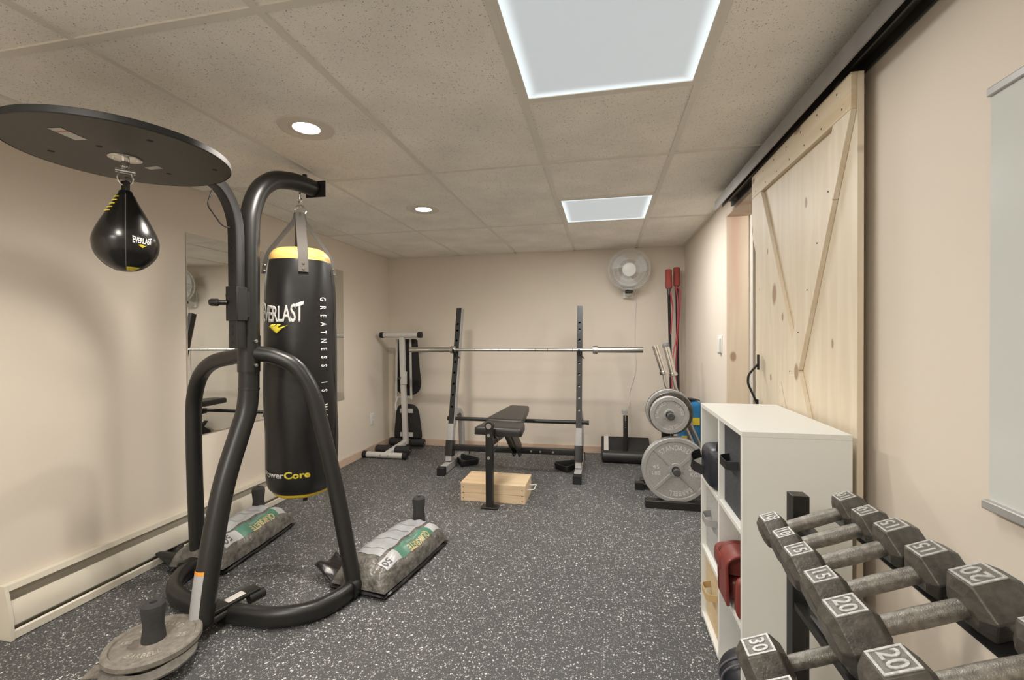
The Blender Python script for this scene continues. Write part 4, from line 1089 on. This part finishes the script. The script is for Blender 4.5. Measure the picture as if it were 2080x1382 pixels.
# the lower word is read from outside, upside down
hang_plate(o, .483, 3.262, .262)
W25 = [('arc', 'STANDARD', .083, 143, .029, False), ('arc', '11.3KGS', .083, 22, .029, False), ('arc', '25LBS', .083, -78, .029, False)]
o = make_plate('weight_plate', 'grey 25 pound iron plate on upper peg of plate tree', None, .129, .026, .0265, M_IRON, M_IRONL, W25, False, .036, .028)
hang_plate(o, .445, 3.262, .640, 0, 8)
o = make_plate('weight_plate', 'large iron plate right behind the grey 45 pound plate', None, .224, .034, .0265, M_IRON, M_IRONL, [], True, .045, .026)
hang_plate(o, .483, 3.302, .262)
for k, (R, y, m_, lb) in enumerate(((.150, 3.345, M_DIRON, 'dark iron plate on upper peg, second behind the 25 pound plate'), (.160, 3.430, M_IRON, 'grey iron plate on rear half of upper peg, nearer the camera'), (.160, 3.465, M_DIRON, 'dark iron plate on the rear of the upper peg'))):
    o = make_plate('weight_plate', lb, None, R, .030, .0265, m_, M_IRONL, [], False, .036, .028)
    hang_plate(o, .463, y, .640)
o = make_plate('weight_plate', 'grey iron plate on upper peg directly behind the 25 pound plate', None, .127, .026, .0265, M_IRON, M_IRONL, [], False, .036, .028)
hang_plate(o, .445, 3.297, .640)
# curl bars standing in the tree
def curl_bar(label, pts, cap):
    t = thing('curl_bar', label, 'curl bar', pts[-1])
    P = [Vector(p) for p in pts]
    mesh_obj('shaft', MB().tube(fillet(P[1:], .03, 5), .0135, 16), M_STEEL, t)
    d = (P[1]-P[0]).normalized()
    mesh_obj('sleeve', MB().cyl(P[0], P[1], .0255, n=24), M_CHROME, t)
    mesh_obj('collar', MB().cyl(P[1]-d*.012, P[1]+d*.012, .034, n=24), M_CHROME, t, bevel=.002)
    if cap: mesh_obj('end_cap', MB().lathe([(.027, -.012), (.0275, .006), (.022, .018), (.01, .024), (0, .025)], P[0], -d, 24), mat('cap_grey', (.16, .155, .15), .6), t)
    return t
curl_bar('left chrome curl bar leaning behind the plates, open end', [(.390, 3.62, 1.112), (.452, 3.61, .905), (.466, 3.60, .80), (.575, 3.57, .655), (.60, 3.56, .50), (.665, 3.55, .35), (.66, 3.55, .002)], False)
curl_bar('right chrome curl bar leaning behind the plates, grey rubber cap', [(.480, 3.70, 1.110), (.532, 3.69, .885), (.552, 3.68, .765), (.642, 3.66, .62), (.655, 3.65, .50), (.715, 3.645, .36), (.715, 3.64, .002)], True)
# blue bag behind the tree
t = thing('blue_bag', 'blue nylon bag with yellow patch behind bookcase', 'bag', (.68, 3.88, 0))
mb = MB().box(.600, .768, 3.80, 3.97, 0, .655); mesh_obj('body', mb, M_BLUE, t, bevel=.035, seg=4)
mesh_obj('strap', MB().ribbon(fillet([(.672, 3.797, .04), (.672, 3.795, .60), (.668, 3.82, .665), (.665, 3.95, .66)], .03), .034, .006, (1, 0, 0)), M_STRAPG, t)
for x, z, s_ in ((.722, .50, .03), (.635, .355, .026)):
    mesh_obj('patch', MB().box(x-s_*.9, x+s_*.9, 3.7955, 3.799, z-s_, z+s_), M_YELP, t)
mesh_obj('top_flap', MB().ribbon(fillet([(.60, 3.81, .635), (.63, 3.83, .68), (.74, 3.90, .665)], .03), .09, .006, (0, 1, 0)), M_NAVY, t)

# ------------------------------------------------------------------ resistance bars with red grips in the right corner
def band_bar(label, top, foot):
    t = thing('resistance_bar', label, 'exercise bar', foot)
    a, b = Vector(top), Vector(foot); d = (b-a).normalized()
    mesh_obj('pole', MB().cyl(a+d*.02, b, .0135, n=16), M_BLACKM, t)
    mesh_obj('socket', MB().cyl(a+d*.17, a+d*.24, .020, .017, n=16), mat('socket_grey', (.10, .10, .10), .4, .5), t)
    mesh_obj('foam_grip', MB().lathe([(.012, 0), (.026, .0), (.03, .006), (.03, .172), (.026, .178), (.012, .178)], a, d, 26), M_RFOAM, t)
    return t
band_bar('left black bar with red foam grip in right corner', (.598, 4.42, 1.808), (.630, 4.40, .0))
band_bar('right black bar with red foam grip in right corner', (.682, 4.50, 1.835), (.690, 4.42, .0))
def band(label, pts):
    return tag(mesh_obj('resistance_band', MB().tube(spline(pts, 8), .0065, 8), M_RBAND), label, 'exercise band')
band('red rubber exercise band hanging straight from right grip', [(.672, 4.455, 1.645), (.705, 4.44, 1.60), (.698, 4.44, 1.40), (.680, 4.44, 1.15), (.668, 4.44, .95), (.664, 4.44, .70), (.662, 4.44, .45)])
band('red rubber exercise band crossing towards the left bar', [(.668, 4.455, 1.645), (.676, 4.42, 1.55), (.682, 4.42, 1.35), (.668, 4.42, 1.17), (.632, 4.37, 1.02), (.618, 4.37, .86), (.622, 4.375, .6)])
band('short red band strand between the two bars', [(.612, 4.39, 1.60), (.622, 4.395, 1.52), (.634, 4.41, 1.45), (.622, 4.392, 1.34), (.614, 4.38, 1.20)])

# ------------------------------------------------------------------ white cube bookcase and its contents
t = thing('cube_bookcase', 'white six-cube bookcase standing against the barn door', 'bookcase', (.55, 1.73, 0))
CX0, CX1, CY0, CY1, CZ = .402, .694, 1.44, 2.018, .905
P_ = .016
mesh_obj('top_board', MB().box(CX0, CX1, CY0, CY1, CZ-P_, CZ), M_WHITE, t, bevel=.001)
mesh_obj('side_board', MB().box(CX0+.0005, CX1, CY0+.0003, CY0+P_, 0, CZ-P_), M_WHITE, t, bevel=.001)
mesh_obj('side_board', MB().box(CX0+.0005, CX1, CY1-P_, CY1-.0003, 0, CZ-P_), M_WHITE, t, bevel=.001)
CM = 1.722
mesh_obj('divider', MB().box(CX0+.001, CX1-.004, CM-P_/2, CM+P_/2, .03, CZ-P_), M_WHITE, t, bevel=.001)
SZ = (.014, .298, .589)
for z in SZ:
    for y0, y1 in ((CY0+P_, CM-P_/2), (CM+P_/2, CY1-P_)):
        mesh_obj('shelf', MB().box(CX0+.001, CX1-.004, y0, y1, z, z+P_), M_WHITE, t, bevel=.001)
mesh_obj('back_panel', MB().box(CX1-.004, CX1-.001, CY0+P_, CY1-P_, .01, CZ-P_), M_WHITE, t)
def fabric_bin(label, y0, y1, z0, h, m, mstrap, x0=None):
    x0 = CX0+.018 if x0 is None else x0
    t = thing('fabric_bin', label, 'storage bin', ((x0+CX1)/2, (y0+y1)/2, z0), 'fabric bins in the bookcase')
    mb = MB(); a, b = .004, .004
    mb.box(x0, x0+a, y0, y1, z0, z0+h); mb.box(CX1-.03, CX1-.03+a, y0, y1, z0, z0+h)
    mb.box(x0+a, CX1-.03, y0, y0+b, z0, z0+h); mb.box(x0+a, CX1-.03, y1-b, y1, z0, z0+h); mb.box(x0+a, CX1-.03, y0+b, y1-b, z0, z0+.004)
    mesh_obj('body', mb, m, t, bevel=.0015)
    ym, zc = (y0+y1)/2, z0+h*.62
    P = fillet([(x0-.001, ym-.055, zc), (x0-.036, ym-.045, zc-.004), (x0-.036, ym+.045, zc-.004), (x0-.001, ym+.055, zc)], .015)
    mesh_obj('handle', MB().ribbon(P, .026, .003, (0, 0, 1)), mstrap, t)
    return t
yn0, yn1, yf0, yf1 = CY0+P_+.006, CM-P_/2-.006, CM+P_/2+.006, CY1-P_-.006
fabric_bin('charcoal fabric bin in the top near cube of the bookcase', yn0, yn1, SZ[2]+P_+.001, .275, M_FABD, M_BLACKM)
fabric_bin('grey fabric bin in the middle far cube of the bookcase', yf0, yf1, SZ[1]+P_+.001, .258, M_FABG, mat('grey_strap_light', (.30, .30, .29), .85, bump=.3, bscale=500))
fabric_bin('tan fabric bin in the bottom far cube of the bookcase', yf0, yf1, SZ[0]+P_+.001, .255, M_FABT, M_STRAPT)
# black pad sticking out of the top far cube
t = thing('striking_pad', 'black padded striking shield sticking out of top far cube', 'boxing pad', (.46, 1.86, SZ[2]+P_))
zb = SZ[2]+P_+.002
def padfn(c, s, nx=4):
    mb = MB(); n, m = 28, 18
    vs = []; fs = []
    for i in range(m+1):
        th = pi*i/m
        for k in range(n):
            ph = 2*pi*k/n
            f = lambda v, e: (abs(v)**e)*(1 if v >= 0 else -1)
            vs.append((c[0]+s[0]*f(sin(th), .35)*f(cos(ph), .4), c[1]+s[1]*f(sin(th), .35)*f(sin(ph), .4), c[2]+s[2]*f(cos(th), .4)))
    for i in range(m):
        for k in range(n): fs.append((i*n+k, (i+1)*n+k, (i+1)*n+(k+1) % n, i*n+(k+1) % n))
    return mb.add(vs, fs)
mesh_obj('body', padfn((.480, 1.862, zb+.079), (.098, .088, .079)), M_NAVY, t, smooth=60)
mesh_obj('strap', MB().ribbon(fillet([(.386, 1.94, zb+.105), (.352, 1.93, zb+.095), (.345, 1.90, zb+.065), (.384, 1.88, zb+.05)], .02), .036, .004, (0, 0, 1)), M_BLACKM, t)
mesh_obj('strap', MB().tube(fillet([(.42, 1.80, zb+.15), (.42, 1.79, zb+.180), (.45, 1.81, zb+.180), (.47, 1.82, zb+.15)], .01), .008, 10), M_BLACKM, t)
# red leather pads
def red_pad(label, pts, th, y0, y1, seam=True):
    t = thing('leather_pad', label, 'boxing pad', ((pts[0][0]+pts[-1][0])/2, (y0+y1)/2, min(p[1] for p in pts)-th/2), 'red leather pads in the bookcase')
    path = fillet([(x, (y0+y1)/2, z) for x, z in pts], .03, 6)
    mesh_obj('body', MB().ribbon(path, y1-y0, th, (0, 1, 0)), M_RED, t, bevel=.006, seg=3)
    return t
zs_ = SZ[1]+P_+.001
t = thing('leather_pad', 'large folded red leather pad in middle near cube', 'boxing pad', (.5, 1.63, zs_), 'red leather pads in the bookcase')
mesh_obj('lower_fold', padfn((.510, 1.632, zs_+.040), (.120, .068, .040)), M_RED, t, smooth=60)
mesh_obj('upper_fold', padfn((.510, 1.634, zs_+.118), (.135, .066, .037)), M_RED, t, smooth=60)
mesh_obj('cover_flap', MB().ribbon(fillet([(.62, 1.59, zs_+.168), (.42, 1.59, zs_+.172), (.384, 1.59, zs_+.15), (.388, 1.59, zs_+.008)], .02), .115, .010, (0, 1, 0)), M_RED, t, bevel=.003)
mb = MB()
for y in (1.632, 1.622): mb.tube(fillet([(.60, y, zs_+.1735), (.42, y, zs_+.1775), (.3785, y, zs_+.152), (.3825, y, zs_+.012)], .02), .0009, 6)
mesh_obj('stitching', mb, mat('dark_thread', (.10, .03, .025), .6), t)
t = thing('leather_pad', 'small red leather pad leaning in front of the folded one', 'boxing pad', (.45, 1.50, zs_), 'red leather pads in the bookcase')
mesh_obj('body', padfn((.468, 1.478, zs_+.068), (.074, .014, .067)), M_RED, t, smooth=60)
mesh_obj('stitching', MB().tube([(.3935, 1.482, zs_+.03), (.3935, 1.482, zs_+.11)], .001, 6), MATS['dark_thread'], t)
t = thing('equipment_bag', 'round black bag bulging from the bottom near cube', 'bag', (.47, 1.58, SZ[0]+P_))
zz = SZ[0]+P_+.001
mesh_obj('body', MB().sphere((.458, 1.545, zz+.072), (.094, .084, .072), 32, 20), M_NAVY, t)
mb = MB()
for yy in (-.03, .0): mb.tube([(.458-.0945*cos(a), 1.545+yy-.02*sin(a), zz+.072+.0725*sin(a)) for a in [radians(k*6-20) for k in range(20)]], .003, 8)
mesh_obj('piping', mb, M_STRAPG, t)

# ------------------------------------------------------------------ dumbbell rack
TILT = radians(21)
AX = Vector((cos(TILT), 0, sin(TILT))); NR = Vector((-sin(TILT), 0, cos(TILT)))
t = thing('dumbbell_rack', 'black two-tier dumbbell rack along right wall', 'dumbbell rack', (.44, .7, 0))
for y in (1.20, .06):
    mesh_obj('post', MB().box(.449, .487, y, y+.038, .03, .80), M_BLACK, t, bevel=.002)
    mesh_obj('foot', MB().box(.20, .70, y-.005, y+.045, 0, .03), M_BLACK, t, bevel=.003)
TOPC = Vector((.4375, 0, .8085))          # middle of the line joining the top faces (for 15 lb heads)
def rail(c, y0, y1, dz):
    ez = NR; mb = MB()
    pr = [(-.020, 0), (.020, 0), (.020, -.022), (.017, -.022), (.017, -.003), (-.020, -.003)]
    a = Vector((c.x, y0, c.z)); b = Vector((c.x, y1, c.z+dz))
    n = len(pr); vs = [a+AX*x+NR*z for x, z in pr]+[b+AX*x+NR*z for x, z in pr]
    return mb.add(vs, [tuple(range(n)), tuple(reversed(range(n, 2*n)))]+[(i, (i+1) % n, n+(i+1) % n, n+i) for i in range(n)])
HEADR = {10: .0375, 15: .0415, 20: .0468, 30: .0535}
HEADL = {10: .048, 15: .056, 20: .064, 30: .076}
BASE1 = TOPC-NR*(2*.0415*.866)
BASE2 = Vector((.378, 0, .607))-NR*(2*.0535*.866)
for BS in (BASE1, BASE2):
    for s in (-1, 1):
        c = BS+AX*s*.074-NR*.0005
        yfar = .99 if (BS is BASE2 and s < 0) else 1.14
        mesh_obj('shelf_rail', rail(Vector((c.x, 0, c.z-.007)), .04, yfar, .016*(yfar-.04)/1.2), M_BLACK, t)
    for y in ((1.12, .06) if BS is BASE1 else (.90, .06)):
        zc = BS.z-.007+.016*(y-.04)/1.2
        c = Vector((BS.x, 0, zc))-NR*.012
        p0, p1 = c-AX*.085, c+AX*.090
        mesh_obj('rail_arm', MB().tube([Vector((p0.x, y-.006, p0.z)), Vector((p1.x, y-.006, p1.z))], 0, prof=rrect(.012, .014, .002), hint=(0, 1, 0)), M_BLACK, t)
zc = BASE1.z-.007+.016*(1.12-.04)/1.2-.014
mesh_obj('rail_strut', MB().box(BASE1.x-.008, BASE1.x+.018, 1.11, 1.20, zc-.008, zc+.004), M_BLACK, t)
mesh_obj('rail_strut', MB().box(.452, .484, .895, 1.20, BASE2.z+.006, BASE2.z+.020), M_BLACK, t)
def make_dumbbell(lb, label):
    """axis along local X, origin at the middle of the underside"""
    R, L = HEADR[lb], HEADL[lb]; apo = R*.866; S = {10: .0815, 15: .084, 20: .091, 30: .090}[lb]       # S: centre of each head's top face
    o = thing('dumbbell', label, 'dumbbell', (0, 0, 0), 'iron hex dumbbells on the rack')
    o.rotation_euler = (0, -TILT, 0)
    mesh_obj('handle', MB().lathe([(.0132, -S), (.0135, -.05), (.0145, 0), (.0135, .05), (.0132, S)], (0, 0, apo), (1, 0, 0), 22), M_HANDLE, o, local=True)
    for s in (-1, 1):
        mb = MB(); vs = []; xs = [(-.5, .62), (-.36, .97), (-.33, 1), (.27, 1), (.30, .985), (.5, .70)]
        for f, k in xs:
            for q in range(6):
                a = radians(60*q); vs.append((s*(S+f*L*1.15), cos(a)*R*k, apo+sin(a)*R*k))
        fs = [tuple(range(6)), tuple(reversed(range(30, 36)))]
        for i in range(5):
            for q in range(6): fs.append((i*6+q, i*6+(q+1) % 6, (i+1)*6+(q+1) % 6, (i+1)*6+q))
        hd = mesh_obj('head', mb.add(vs, fs), M_DIRON, o, local=True, smooth=20, bevel=.0022)
        z = 2*apo; hx, hy, bw_ = L*.35, R*.47, R*.075
        mesh_obj('number_field', MB().box(s*(S-.002)-hx, s*(S-.002)+hx, -hy, hy, z-.001, z+.0006), mat('worn_grey_paint', (.155, .145, .13), .45, .2, noise=.3, nscale=160), hd, local=True)
        mb = MB(); c = S-.002
        for x0_, x1_, y0_, y1_ in ((c-hx, c+hx, -hy, -hy+bw_), (c-hx, c+hx, hy-bw_, hy), (c-hx, c-hx+bw_, -hy+bw_, hy-bw_), (c+hx-bw_, c+hx, -hy+bw_, hy-bw_)):
            a_, b_ = (s*x0_, s*x1_) if s > 0 else (s*x1_, s*x0_)
            mb.box(a_, b_, y0_, y1_, z-.001, z+.0016)
        g = text_mb(str(lb), hy*1.62, .0024, hy*.022, 1.05, .92)
        # tops of the digits point to the handle
        if s < 0: g.map(lambda p: Vector((-c+p.y, -p.x, z+.0008+p.z)))
        else: g.map(lambda p: Vector((c-p.y, p.x, z+.0008+p.z)))
        mb.add(g.v, g.f)
        mesh_obj('number_plate', mb, M_NUM, hd, local=True)
    return o
def seat(o, BS, y):
    o.location = (BS.x, y, BS.z-.007+.016*(y-.04)/1.2+.0006)
d10 = make_dumbbell(10, 'small 10 pound dumbbell at far end of top tier'); seat(d10, BASE1, 1.102)
c = copy_tree(d10); c['label'] = '10 pound dumbbell second from far end of top tier'; seat(c, BASE1, 1.022)
d15 = make_dumbbell(15, 'farther of the two 15 pound dumbbells on top tier'); seat(d15, BASE1, .938)
c = copy_tree(d15); c['label'] = 'nearer 15 pound dumbbell, next to the 20 pound ones'; seat(c, BASE1, .848)
d20 = make_dumbbell(20, 'farther of the two 20 pound dumbbells on top tier'); seat(d20, BASE1, .750)
c = copy_tree(d20); c['label'] = 'nearest 20 pound dumbbell, cut by the picture bottom'; seat(c, BASE1, .637)
d30 = make_dumbbell(30, 'large 30 pound dumbbell at far end of lower tier'); seat(d30, BASE2, .955)
c = copy_tree(d30); c['label'] = 'second 30 pound dumbbell of lower tier, at picture bottom edge'; seat(c, BASE2, .843)
